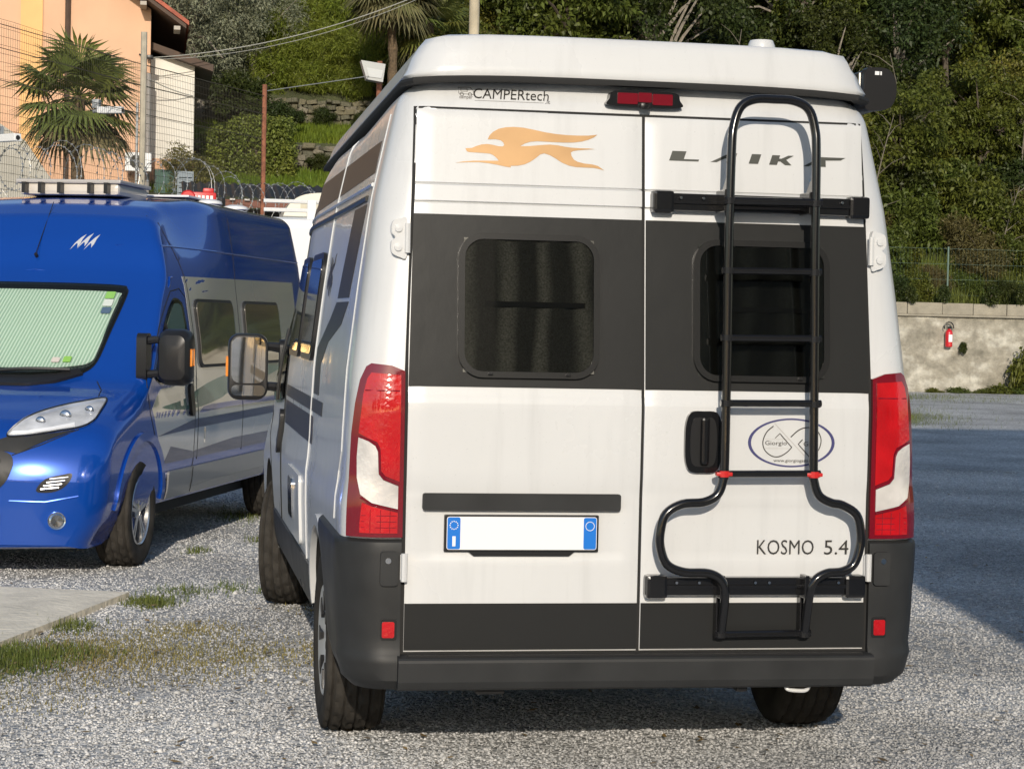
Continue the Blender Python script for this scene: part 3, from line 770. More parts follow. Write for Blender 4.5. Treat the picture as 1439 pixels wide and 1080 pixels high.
def rear_px(cx, cy):
    return (-.655 + (cx / 5.139 - 41 + .0) * .002485 - .0, 2.121 - (cy / 5.139 - 79.6) * .002465 + (cx / 5.139 - 41) * .0000955)
RP.panel('hound_emblem', [rear_px(*p) for p in HOUND], gold, dl, .0015, .001, .05, edge=.02, smooth=False)
lk = mat('dark_film', (.055, .058, .05), .35)
LK = {'L': [[(.022, 0), (.0, -1), (1.0, -1), (1.0, -.82), (.52, -.80), (.66, 0)]]}
def letter(polys, x, z, sx, sz, sh=.35):
    for p in polys:
        RP.panel('lettering', [(x + a * sx + (b) * sz * sh, z + b * sz) for a, b in p], lk, dr, .0015, .001, .05, edge=.03, smooth=False)
z0 = 2.155; hh = .034
letter([[(0, 0), (1.0, 0), (1.0, .2), (.48, .2), (.48, 1), (0, 1)]], .090, z0, .105, hh)
letter([[(0, 0), (.26, 0), (.56, .42), (.68, .42), (.66, 0), (1.0, 0), (1.0, .98), (.70, 1)]], .238, z0, .085, hh)
letter([[(0, 0), (1, 0), (1, 1), (0, 1)]], .376, z0 - .001, .034, hh)
letter([[(0, 0), (.42, 0), (.42, .36), (.54, .36), (.86, 0), (1.2, 0), (.82, .55), (1.15, 1), (.86, 1), (.55, .66), (.42, .66), (.42, 1), (0, 1)]], .450, z0 - .002, .068, hh)
letter([[(0, 0), (.18, 0), (.36, .36), (.50, .36), (.56, 0), (.78, 0), (.70, .66), (1.22, .72), (1.36, 1.0), (.48, 1)]], .575, z0 - .003, .105, hh)
tx = mat('dark_lettering', (.03, .028, .026), .4)
text_fit('lettering', 'KOSMO', .205, .050, rmtx(.418, .797), tx, dr, bold=-.008, space=1.02)
text_fit('lettering', '5.4', .088, .050, rmtx(.662, .797), tx, dr, bold=-.006)
# dealer sticker: oval with a figure-of-eight device
stk = mat('sticker_blue', (.05, .05, .16), .4); thin = mat('sticker_grey', (.42, .40, .38), .5); logo_g = mat('logo_grey', (.16, .155, .15), .5)
ox, oz = .531, 1.186
ov = [(ox + .157 * math.cos(2 * math.pi * i / 48), oz + .085 * math.sin(2 * math.pi * i / 48)) for i in range(48)]
oo = RP.panel('oval_sticker', ov, stk, van, .0014, .001, .1, hole=[(ox + .146 * math.cos(2 * math.pi * i / 48), oz + .0795 * math.sin(2 * math.pi * i / 48)) for i in range(48)], smooth=False)
def sp(pts, w_=.0022, m_=tx): 
    RP.line('sticker_line', pts, w_, m_, oo, .0005, 4, .01)
g = lambda cx, cy: (.374 + (cx - 297) * .000434, 1.186 - (cy - 365) * .000425)
sp([tuple(p) for p in smooth_poly([g(505, 230), g(450, 280), g(420, 360), g(440, 430), g(500, 475), g(560, 478), g(620, 445), g(662, 402)], 4, False)])
sp([g(662, 402), g(560, 290), g(522, 328)])
sp([tuple(p) for p in smooth_poly([g(652, 318), g(710, 265), g(770, 240), g(850, 245), g(895, 300), g(905, 360), g(880, 430), g(815, 482)], 4, False)])
sp([g(815, 482), g(715, 375), g(750, 338)]); sp([g(515, 208), g(770, 470)], .0012, thin); sp([g(440, 338), g(640, 338)], .0007, thin); sp([g(440, 412), g(640, 412)], .0007, thin)
text_fit('lettering', 'Giorgio', .078, .019, rmtx(g(440, 395)[0], g(440, 395)[1]), tx, oo, extrude=.0005)
text_fit('lettering', 'Gatti', .052, .015, rmtx(g(760, 390)[0], g(760, 390)[1]), tx, oo, extrude=.0005)
text_fit('lettering', 'www.giorgiogatti.com', .160, .013, rmtx(g(512, 530)[0], g(512, 530)[1]), tx, oo, extrude=.0005)
def drape(o, off):
    for v in o.data.vertices: v.co = V.rear.pt(v.co.x, v.co.z, off)
def flat(x, z): return Matrix.Translation((x, 0, z)) @ Matrix.Rotation(R(90), 4, 'X')
drape(text_fit('lettering', 'CAMPERtech', .262, .037, flat(-.592, 2.346), tx, van, bold=0., shear=.2, extrude=0), .002)
drape(text_fit('lettering', '.it', .018, .012, flat(-.345, 2.336), tx, van, shear=.1, extrude=0), .002)
drape(text_fit('lettering', 'camper', .046, .012, flat(-.642, 2.340), logo_g, van, shear=.1, bold=.01, extrude=0), .002)
lg = MB(); lg.mat(logo_g); rp = lambda a, b: V.rear.pt(a, b, .0005)
for q in ([(-.642, 2.362), (-.642, 2.386), (-.600, 2.388), (-.590, 2.372), (-.592, 2.360), (-.642, 2.362)], [(-.634, 2.371), (-.634, 2.382), (-.612, 2.383), (-.612, 2.371), (-.634, 2.371)]):
    lg.tube([rp(a, b) for a, b in q], .0015, 4)
for wx in (-.632, -.604): lg.tube([rp(wx + .006 * math.cos(a), 2.360 + .006 * math.sin(a)) for a in np.linspace(0, 6.28, 10)], .0015, 4)
lg.tube([rp(a, 2.339) for a in np.linspace(-.59, -.35, 6)], .001, 4)
lg.build('camper_drawing', None, van)
sb = MB(); sb.mat(mat('sticker_light_blue', (.12, .5, .8), .4)); sb.box((.598, ydoor(0, 2.08) - .002, 2.065), (.616, ydoor(0, 2.08) - .0008, 2.105)); sb.build('small_sticker', None, dr)

# third brake lamp with camera
lb = MB(); lb.mat(gb); yb = Yr(2.36)
lb.prism(smooth_poly([(-.128, 2.338), (-.125, 2.362), (-.108, 2.388), (0, 2.392), (.108, 2.388), (.125, 2.362), (.128, 2.338), (0, 2.334)], 4), yb - .028, yb + .02, 'y'); lo = lb.build('brake_lamp', None, van)
for a, b in ((-.098, -.026), (.026, .098)):
    q = MB(); q.mat(PM['maroon']); q.prism(rrect(a, 2.344, b, 2.382, .004, 2), yb - .032, yb - .02, 'y'); q.build('lens', None, lo)
q = MB(); q.mat(PM['maroon']); q.prism(rrect(-.024, 2.352, .024, 2.385, .003, 2), yb - .030, yb - .02, 'y'); q.build('lens', None, lo)
q = MB(); q.mat(blk); q.box((-.019, yb - .052, 2.327), (.019, yb - .026, 2.349), .006); q.lathe([(.009, yb - .058), (.009, yb - .05), (0, yb - .056)], 'y', (0, 0, 2.338), 12); q.build('rear_view_camera', None, lo)

# hinges on the pillars
for sg in (-1, 1):
    h = MB(); h.mat(paint_w)
    h.prism(smooth_poly([(sg * .822, 1.80), (sg * .845, 1.795), (sg * .872, 1.81), (sg * .875, 1.845), (sg * .862, 1.862), (sg * .875, 1.88), (sg * .87, 1.915), (sg * .845, 1.925), (sg * .822, 1.92)], 4), Yr(1.85) - .02, Yr(1.85) + .02, 'y')
    h.tube([(sg * .820, Yr(1.85) - .022, 1.81), (sg * .820, Yr(1.85) - .022, 1.91)], .010, 8)
    for zz in (1.828, 1.892): h.lathe([(.014, Yr(1.85) - .018), (.013, Yr(1.85) - .027), (0, Yr(1.85) - .028)], 'y', (sg * .852, 0, zz), 10)
    h.build('door_hinge', None, van)
    h = MB(); h.mat(paint_w); h.tube([(sg * .818, -.030, .705), (sg * .818, -.030, .80)], .011, 8); h.box((sg * .818 - .012, -.02, .71), (sg * .818 + .012, .01, .795)); h.build('door_hinge', None, van)

# tail lamps
for sg in (-1, 1):
    wp = WrapProj(V, sg)
    ho = smooth_poly([(.824, .852), (.824, 1.1), (.824, 1.412), (.87, 1.432), (.94, 1.436), (.972, 1.41), (1.0, 1.33), (1.018, 1.22), (1.022, 1.0), (1.022, .852)], 3)
    ho = [(.824, .852), (.824, 1.412), (.87, 1.430), (.94, 1.436), (.960, 1.425), (.985, 1.38), (1.006, 1.30), (1.02, 1.20), (1.026, 1.05), (1.028, .852)]
    tl = wp.panel('tail_lamp', ho, PM['maroon'], van, .020, .03, .03)
    wp.panel('red_lens', [(.838, 1.398), (.94, 1.405), (.955, 1.385), (.97, 1.33), (.985, 1.20), (.95, 1.185), (.915, 1.172), (.904, 1.15), (.900, 1.075), (.885, 1.058), (.838, 1.04)], PM['redlens'], tl, .025, .01, .03, edge=.02)
    wp.panel('clear_lens', [(.985, 1.188), (.945, 1.176), (.920, 1.160), (.913, 1.14), (.909, 1.065), (.893, 1.045), (.842, 1.025), (.842, .948), (.93, .968), (.972, .995), (.988, 1.05), (.990, 1.12)], PM['clearlens'], tl, .025, .01, .03, edge=.02)
    wp.panel('indicator_lens', [(.842, .936), (.93, .956), (.965, .968), (.972, .90), (.972, .866), (.842, .866)], PM['redlens'], tl, .0245, .01, .03, edge=.02)
    for zz, d0, d1 in ((1.345, .842, .962),): wp.line('lens_rib', [(d0, zz), (d1, zz)], .0022, PM['maroon'], tl, .0255)
    for zz in (.885, .905, .925): wp.line('lens_rib', [(.846, zz), (.966, zz)], .0012, PM['maroon'], tl, .0248)
    for dd in (.868, .900, .935): wp.line('lens_rib', [(dd, .868), (dd, .945)], .0010, PM['maroon'], tl, .0248)
    wp.line('lens_edge', [(.985, 1.188), (.945, 1.176), (.920, 1.160), (.911, 1.14), (.906, 1.065), (.890, 1.047), (.842, 1.030)], .0025, PM['maroon'], tl, .025)
    wp.line('lens_edge', [(.842, .942), (.93, .962), (.972, .985)], .0025, PM['maroon'], tl, .025)
    # bumper corner with reflector and sensor cap
    def ds(z, V=V):
        w_ = V.w(z, 1.); xa = w_ - RC; al = RC * math.pi / 2
        ye = V.yR - math.sqrt(max(.44 ** 2 - (z - .375) ** 2, .03)); end = xa + al + (ye - Yr(z) - RC)
        return list(.826 + (end - .826) * np.linspace(0, 1, 16))
    zs = [.336, .35, .37, .40, .425, .44, .455, .48, .52, .58, .65, .72, .79, .82, .835, .845]
    wb_ = V.wrap_panel('bumper_corner', ds, zs, sg, lambda d, z: .004 + .018 * sst(.848, .83, z) + .014 * sst(.475, .435, z) * sst(1.35, .9, d) - .03 * sst(.37, .335, z), PM['darkgrey'], van, .03)
    rf = wp.panel('reflector_surround', rrect(.838, .505, .892, .577, .008, 3), blk, wb_, .024, .006, .03)
    wp.panel('reflector', rrect(.846, .514, .888, .568, .006, 3), PM['redlens'], wb_, .027, .004, .03)
    cp = wp.panel('latch_cap', rrect(.838, .690, .898, .806, .012, 4), PM['darkgrey'], wb_, .036, .02, .03)
    q = MB(); q.mat(PM['chrome']); p = V.wrap(.872, .775, sg, .036); q.lathe([(.010, p.y), (.010, p.y - .004), (.0, p.y - .004)], 'y', (p.x, 0, p.z), 10); q.build('latch_screw', None, wb_)
bs = MB(); bs.prism([(.02, .456), (-.02, .454), (-.060, .450), (-.068, .444), (-.070, .435), (-.066, .37), (-.058, .347), (-.04, .338), (.06, .338)], -.835, .835, 'x'); bo = bs.build('bumper_step', PM['darkgrey'], van)
for yy in (-.05, -.038, -.026, -.014): 
    q = MB(); q.mat(blk); q.box((-.80, yy, .447), (.80, yy + .006, .4575)); q.build('step_rib', None, bo)
for q0, q1 in ((-.56, -.46), (.36, .40)):
    q = MB(); q.mat(blk); q.box((q0, .0, .315), (q1, .10, .345), .006); q.build('tow_bracket', None, van)
q = MB(); q.mat(mat('white_paint', ())); q.tube(smooth_poly([(.535, .0, .345), (.54, -.01, .326), (.575, -.012, .320), (.61, -.01, .322), (.625, 0, .345)], 5, False), .007, 8); q.build('tow_eye', None, van)
ub = MB(); ub.mat(rubber); ub.box((-.70, 1.3, .27), (.70, V.L - .6, .36)); ub.tube([(-.70, V.yR, .345), (.70, V.yR, .345)], .05, 10); ub.build('underbody', None, van)

# ladder
lad = MB(); lad.mat(gb)
def YL(z): return Yr(z) - .105 - .065 * sst(1.25, 2.3, z)
def XL(x, z): return x + .29 * (YL(z) - Yr(z) + .125)
LP = [(.277, .52), (.277, .66), (.262, .715), (.215, .742), (.13, .746), (.068, .772), (.043, .83), (.042, .885), (.06, .945), (.115, .978), (.19, .985), (.238, 1.01), (.258, 1.06), (.262, 1.12), (.266, 1.5), (.272, 1.85), (.282, 2.18), (.290, 2.27), (.315, 2.335), (.365, 2.362), (.435, 2.365)]
RPs = [(.578, .52), (.578, .66), (.592, .715), (.635, .742), (.69, .748), (.732, .772), (.753, .83), (.755, .885), (.738, .945), (.685, .978), (.645, .986), (.602, 1.01), (.582, 1.06), (.578, 1.12), (.577, 1.5), (.579, 1.85), (.583, 2.18), (.578, 2.27), (.556, 2.335), (.505, 2.362), (.435, 2.365)]
path = [(XL(x, z), YL(z) + (.05 * sst(.70, .55, z)), z) for x, z in LP] + [(XL(x, z), YL(z) + (.05 * sst(.70, .55, z)), z) for x, z in RPs[-2::-1]]
lad.tube([tuple(p) for p in smooth_poly(path, 5, False)], .0158, 12); ladder = lad.build('ladder', None, van)
for z, fl in ((2.012, 0), (1.775, 0), (1.546, 0), (1.323, 0), (1.082, 1), (.524, 0)):
    q = MB(); q.mat(gb); a = float(np.interp(z, [p[1] for p in LP[:19]], [p[0] for p in LP[:19]])); b = float(np.interp(z, [p[1] for p in RPs[:19]], [p[0] for p in RPs[:19]])); y = YL(z) + (.05 if z < .6 else 0)
    if z < .6: a, b = .277, .578
    a, b = XL(a, z), XL(b, z)
    q.tube([(a - .022, y, z), (b + .022, y, z + .004)], .0125 if z < 2 else .015, 10); rg_ = q.build('rung', None, ladder)
    for xx in (a, b):
        c = MB(); c.mat(mat('red_plastic', (.55, .02, .02), .4) if fl else blk); c.tube([(xx, y, z - .010), (xx, y, z + .011)], .0192, 10)
        if fl: c.box((xx - .028, y - .014, z - .006), (xx + .028, y + .012, z + .007), .003)
        c.build('clamp', None, ladder)
for zc, h_, x0, x1 in ((2.010, .030, .022, .802), (.690, .031, .014, .800)):
    y = ydoor(0, zc)
    q = MB(); q.mat(gb); q.box((x0 + .05, y - .042, zc - h_), (x1 - .05, y, zc + h_), .005); q.box((x0 + .06, y - .050, zc - .006), (x1 - .06, y - .04, zc + .006), .002); mo = q.build('mounting_bar', None, ladder)
    for e0, e1 in ((x0, x0 + .075), (x1 - .075, x1)):
        c = MB(); c.mat(gb); c.box((e0, y - .055, zc - h_ - .010), (e1, y + .004, zc + h_ + .008), .012); c.build('bar_end_cap', None, ladder)
    for xx in (.277, .578):
        c = MB(); c.mat(gb); xx = XL(xx, zc); c.box((xx - .020, YL(zc) - .0, zc - h_ - .005), (xx - .002, y - .035, zc + h_ + .012), .003)
        if zc > 1: c.prism([(YL(zc) + .005, zc + .10), (YL(zc) + .02, zc + .10), (y - .04, zc + .02), (y - .04, zc - .02), (YL(zc) + .005, zc - .01)], xx - .006, xx + .006, 'x')
        if zc < 1: c.box((xx - .018, YL(.6) + .05, .52), (xx - .004, y - .005, .70), .003)
        c.build('bracket', None, ladder)
    for xx in (.12, .2, .40, .45, .70, .74):
        c = MB(); c.mat(PM['chrome']); c.lathe([(.005, y - .051), (.005, y - .053), (0, y - .053)], 'y', (xx, 0, zc + .014), 8); c.build('bolt', None, ladder)

# left side: seams, gutter, windows, films
lf, rg = V.left, V.right
for pr in (lf, rg):
    pr.line('panel_seam', [(1.72, .40), (1.72, .95), (1.74, 1.05), (1.74, 2.05), (1.72, 2.34)], .004, paint_w, van, .002, step=.04)
    pr.line('panel_seam', [(.36, .88), (.36, 1.05), (.30, 1.12), (.30, 2.30)], .003, paint_w, van, .001, step=.04)
    pr.line('panel_seam', [(3.42, .40), (3.42, 2.06), (3.40, 2.3)], .0045, PM['seam'], van, 0, step=.05)
    pr.line('side_gutter', [(.42, 2.01), (3.3, 2.01), (3.45, 2.0)], .012, blk, van, .002)
    pr.line('gutter_lip', [(.34, 2.055), (3.4, 2.055)], .008, paint_w, van, .002)
    for y0, y1 in ((1.80, 2.42), (2.58, 3.28)):
        o_ = rrect(y0, 1.40, y1, 1.86, .08, 6)
        w_ = pr.panel('side_window', o_, PM['black'], van, .016, .02, .1)
        pr.panel('pane', inset(o_, .028), PM['blackglass'], w_, .020, .008, .1)
    for nm, pg in (('film_stripe', [(.38, 2.10), (.40, 2.215), (3.3, 2.215), (3.3, 2.08)]),
                   ('film_stripe', [(.42, 1.99), (.86, 1.99), (1.04, 1.66), (.58, 1.66)]),
                   ('film_stripe', [(.57, 1.645), (1.06, 1.645), (1.25, 1.58), (1.68, 1.46), (1.68, 1.27), (1.42, 1.27), (1.42, 1.40), (1.2, 1.49), (.75, 1.56)]),
                   ('film_stripe', [(1.20, 1.195), (1.20, 1.25), (3.35, 1.25), (3.35, 1.195)]), ('film_stripe', [(1.62, 1.06), (1.62, 1.175), (3.35, 1.175), (3.35, 1.06)])):
        pr.panel(nm, pg, decal, van, .0015, .001, .08)
    fx = [(1.62 - (p[1] - 154) * .0008, 1.66 + (p[0] - 205) * .00017) for p in HOUND]
    pr.panel('hound_emblem', fx, decal, van, .0015, .001, .06, edge=.02, smooth=False)
    sk = pr.panel('side_skirt', rrect(1.50, .35, V.yF - .47, .575, .03), PM['darkgrey'], van, .012, .02, .1)
    hp = pr.panel('service_flap', rrect(2.0, .60, 2.75, .90, .03), paint_w, van, .012, .015, .1)
    pr.panel('vent_grille', rrect(2.35, .68, 2.60, .86, .03), PM['chrome'], hp, .020, .012, .1)
    fm = [(V.yR + .455 * math.cos(a), .375 + .455 * math.sin(a)) for a in np.linspace(R(8), R(172), 24)] + [(V.yR + .412 * math.cos(a), .375 + .412 * math.sin(a)) for a in np.linspace(R(172), R(8), 24)]
    pr.panel('wheel_arch_lip', fm, paint_w, van, .016, .025, .1)
PW = dict(PM); PW['paint'] = paint_w; PW['blind'] = mat('grey_blind', (.3, .31, .3), .8)
cab_common(V, van, PW)
mg = mat('mirror_glass', (.55, .56, .57), .02, 1.)
for sg in (-1, 1): mirror(V, sg, van, mg, blk)
trimm = mat('silver_trim', (.52, .53, .54), .35, .4, noise=(6, .2))
for sg in (-1, 1):
    wheel(V, V.yR, sg, van, 'trim', 0, trimm); wheel(V, V.yF, sg, van, 'trim', R(-14), trimm, .90)
# awning cassette on the right roof edge
awb = mat('awning_black', (.010, .010, .011), .35, spec=.35); aw = MB(); aw.mat(awb); prf = smooth_poly([(.985, 2.425), (1.03, 2.42), (1.075, 2.43), (1.095, 2.46), (1.10, 2.50), (1.09, 2.545), (1.06, 2.57), (1.01, 2.572), (.985, 2.565), (.982, 2.50)], 3)
aw.prism(prf, .63, 3.6, 'y'); ao = aw.build('awning', None, van)
q = MB(); q.mat(awb); q.prism([(1.04 + (p[0] - 1.04) * 1.06, 2.497 + (p[1] - 2.497) * 1.06) for p in prf], .585, .635, 'y'); q.build('awning_end_cap', None, ao)
q = MB(); q.mat(PM['chrome']); q.tube([(.975, .64, 2.44), (.975, .64, 2.56)], .006, 6); q.build('awning_trim', None, ao)
q = MB(); q.mat(MATS['plate_white']); q.box((1.015, .5825, 2.548), (1.032, .584, 2.562)); q.box((1.036, .5825, 2.548), (1.042, .584, 2.562)); q.build('awning_mark', None, ao)
q = MB(); q.mat(MATS['plate_white']); q.box((.9805, .72, 2.445), (.9815, .80, 2.465)); q.build('awning_label', None, ao)
for yy in (.9, 2.2, 3.4):
    q = MB(); q.mat(blk); q.box((.78, yy, 2.40), (1.0, yy + .06, 2.43)); q.build('awning_bracket', None, ao)
# ------------------------------------------------------------------ blue camper van, parked nose towards the camera
blue = mat('blue_paint', (.004, .064, .38), .20, .30, coat=1., spec=.3)
silver = mat('silver_film', (.66, .65, .62), .14, .45, coat=1.)
navy = mat('navy_film', (.012, .016, .07), .2, coat=.8)
teal = mat('teal_film', (.14, .26, .24), .25, .3, coat=.6)
def blind_mat():
    m = mat('pleated_blind', (.6, .7, .62), .7); n = m.node_tree.nodes; l = m.node_tree.links; b = n['Principled BSDF']
    tc = n.new('ShaderNodeTexCoord'); w = n.new('ShaderNodeTexWave'); w.wave_type = 'BANDS'; w.bands_direction = 'X'; w.inputs['Scale'].default_value = 14.; w.inputs['Distortion'].default_value = 0
    mp = n.new('ShaderNodeMapping'); mp.inputs['Rotation'].default_value = (0, R(7), 0); l.new(tc.outputs['Object'], mp.inputs[0]); l.new(mp.outputs[0], w.inputs['Vector'])
    c = n.new('ShaderNodeMix'); c.data_type = 'RGBA'; c.inputs[6].default_value = (.36, .50, .41, 1); c.inputs[7].default_value = (.72, .80, .74, 1); l.new(w.outputs[0], c.inputs[0]); l.new(c.outputs[2], b.inputs['Base Color'])
    bp = n.new('ShaderNodeBump'); bp.inputs['Distance'].default_value = .01; bp.inputs['Strength'].default_value = .6; l.new(w.outputs[0], bp.inputs['Height']); l.new(bp.outputs[0], b.inputs['Normal'])
    return m
RZ = R(162)
bv = empty('camper_van', 'blue and silver camper van with pleated windscreen blind parked facing outwards', 'camper van', (-1.297, 10.681, 0), RZ)
B = Van(5.41, 3.45, 2.42, .20)
B.body(blue, 'body', bv, rubber)
PB = dict(PM); PB['paint'] = blue; PB['blind'] = blind_mat(); PB['door_curtain'] = mat('pale_blind', (.5, .6, .54), .8); PB['sideglass'] = glass_mat('clear_side_glass', (.75, .8, .77))
for pr in (B.left, B.right):
    y = lambda u: B.L - u
    pr.panel('silver_film', [(y(1.10), .98), (y(1.34), .62), (y(4.95), .62), (y(4.95), 1.86), (y(2.04), 1.84), (y(2.03), 1.13), (y(1.30), 1.10)], silver, bv, .0012, .001, .08)
    pr.panel('teal_swoosh', smooth_poly([(y(1.3), .98), (y(1.8), 1.02), (y(2.6), 1.14), (y(4.4), 1.26), (y(4.4), 1.18), (y(2.9), 1.02), (y(2.0), .95)], 4), teal, bv, .002, .0006, .1)
    pr.panel('navy_stripe', [(y(1.22), .80), (y(2.0), .875), (y(4.95), .90), (y(4.95), .845), (y(2.0), .815)], navy, bv, .0025, .0006, .08)
    pr.panel('lower_blue_film', [(y(1.36), .615), (y(4.95), .615), (y(4.95), .70), (y(3.0), .70), (y(2.0), .66), (y(1.5), .72)], navy, bv, .0025, .0006, .08)
    for u0, u1 in ((2.16, 3.06), (3.34, 4.36)):
        o_ = rrect(y(u1), 1.22, y(u0), 1.69, .07, 6)
        w_ = pr.panel('side_window', o_, PM['darkgrey'], bv, .014, .02, .1); pr.panel('pane', inset(o_, .022), mat('tinted_acrylic', (.34, .32, .29), .06, .75, coat=1.), w_, .020, .008, .1)
    pr.panel('side_skirt', rrect(y(3.9), .33, y(1.46), .56, .02), mat('grey_skirt', (.28, .28, .27), .35, .4, coat=.4), bv, .016, .02, .1)
    pr.line('skirt_seam', [(y(1.98), .34), (y(1.98), .555)], .003, PM['seam'], bv, .017)
    pr.line('side_gutter', [tuple(p) for p in smooth_poly([(y(1.70), 1.86), (y(1.76), 2.0), (y(1.90), 2.04), (y(3.2), 2.035), (y(5.2), 2.03)], 5, False)], .006, blue, bv, .002)
    pr.line('panel_seam', [(y(2.10), .60), (y(2.08), 2.3), (y(2.04), 2.26)], .004, PM['seam'], bv, 0)
    pr.line('panel_seam', [(y(3.22), .60), (y(3.22), 1.80), (y(3.30), 2.34)], .004, PM['seam'], bv, 0)
    for yy in (B.yF, B.yR):
        fm = [(yy + .47 * math.cos(a), .375 + .47 * math.sin(a)) for a in np.linspace(R(2), R(178), 24)] + [(yy + .412 * math.cos(a), .375 + .412 * math.sin(a)) for a in np.linspace(R(178), R(2), 24)]
        pr.panel('wheel_arch_lip', fm, blue, bv, .014, .025, .1)
    pr.panel('fuel_flap', rrect(y(2.36), .70, y(2.26), .82, .015), silver, bv, .006, .006, .05)
cab_common(B, bv, PB)
for sg in (-1, 1): mirror(B, sg, bv, mg, blk)
alloy = mat('alloy_silver', (.62, .62, .62), .25, .9)
for sg in (-1, 1):
    wheel(B, B.yF, sg, bv, 'alloy', R(3), alloy, .90); wheel(B, B.yR, sg, bv, 'alloy', 0, alloy)
# swallow emblem on the high roof front
sw = [[(0, .0), (.25, .35), (.55, .62), (.85, .80), (.70, .55), (.62, .30), (.48, .12), (.44, .30), (.36, .34)]]
for k, (dx, dz) in enumerate(((0, 0), (.048, .008), (.096, .0))):
    B.front.panel('swallow_emblem', [(-(.345 + dx) - p[0] * .10 + .15, 2.00 + dz + p[1] * .135) for p in sw[0]], mat('emblem_silver', (.7, .7, .72), .3, .3), bv, .003, .002, .05, edge=.02, smooth=False)
q = MB(); q.mat(blk); q.tube([B.front.pt(.02, 1.95, .0), B.front.pt(.02, 1.95, .03)], .012, 8); q.tube([B.front.pt(.02, 1.95, .03), B.front.pt(.04, 2.30, .04)], .003, 5); q.build('aerial', None, bv)
for i_, (a, z, w_, h_, c) in enumerate(((-.585, 1.685, .06, .045, (.25, .5, .12)), (-.59, 1.635, .06, .045, (.6, .65, .6)), (-.595, 1.585, .06, .04, (.08, .13, .2)), (-.47, 1.27, .05, .035, (.25, .5, .1)), (-.40, 1.265, .05, .03, (.6, .55, .5)))):
    B.front.panel('windscreen_sticker', rrect(a - w_ / 2, z - h_ / 2, a + w_ / 2, z + h_ / 2, .006, 2), mat('sticker_%d' % i_, c, .5), bv, .0205, .001, .05)
# roof kit: panoramic hatch with dark brackets, second hatch, mushroom vents
hb = MB(); hb.mat(mat('hatch_beige', (.62, .57, .50), .3, coat=.4)); hb.box((-.31, B.L - 3.1, 2.405), (.42, B.L - 2.45, 2.490), .03); ho_ = hb.build('roof_hatch', None, bv)
q = MB(); q.mat(mat('hatch_grey', (.42, .40, .38), .4)); q.box((-.33, B.L - 3.12, 2.487), (.44, B.L - 2.43, 2.515), .012); q.build('hatch_lid', None, ho_)
for xx in (-.24, -.12, .10, .24, .36):
    q = MB(); q.mat(blk); q.box((xx - .013, B.L - 2.371, 2.415), (xx + .013, B.L - 2.44, 2.490)); q.build('hatch_bracket', None, ho_)
q = MB(); q.mat(PM['blackglass']); q.box((-.55, B.L - 3.75, 2.385), (-.24, B.L - 3.28, 2.450), .03); hh_ = q.build('roof_hatch', None, bv)
q = MB(); q.mat(mat('hatch_white', (.75, .75, .74), .35)); q.box((-.57, B.L - 3.77, 2.448), (-.22, B.L - 3.26, 2.465), .008); q.build('hatch_rim', None, hh_)
for uu in (3.62, 4.35):
    q = MB(); q.mat(MATS['hatch_white']); q.lathe([(.06, 2.375), (.06, 2.415), (.10, 2.420), (.095, 2.440), (.05, 2.455), (0, 2.457)], 'z', (-.62, B.L - uu, 0), 18); q.build('roof_vent', None, bv)
ub = MB(); ub.mat(rubber); ub.box((-.78, .2, .235), (.78, B.L - .5, .33)); ub.build('underbody', None, bv)
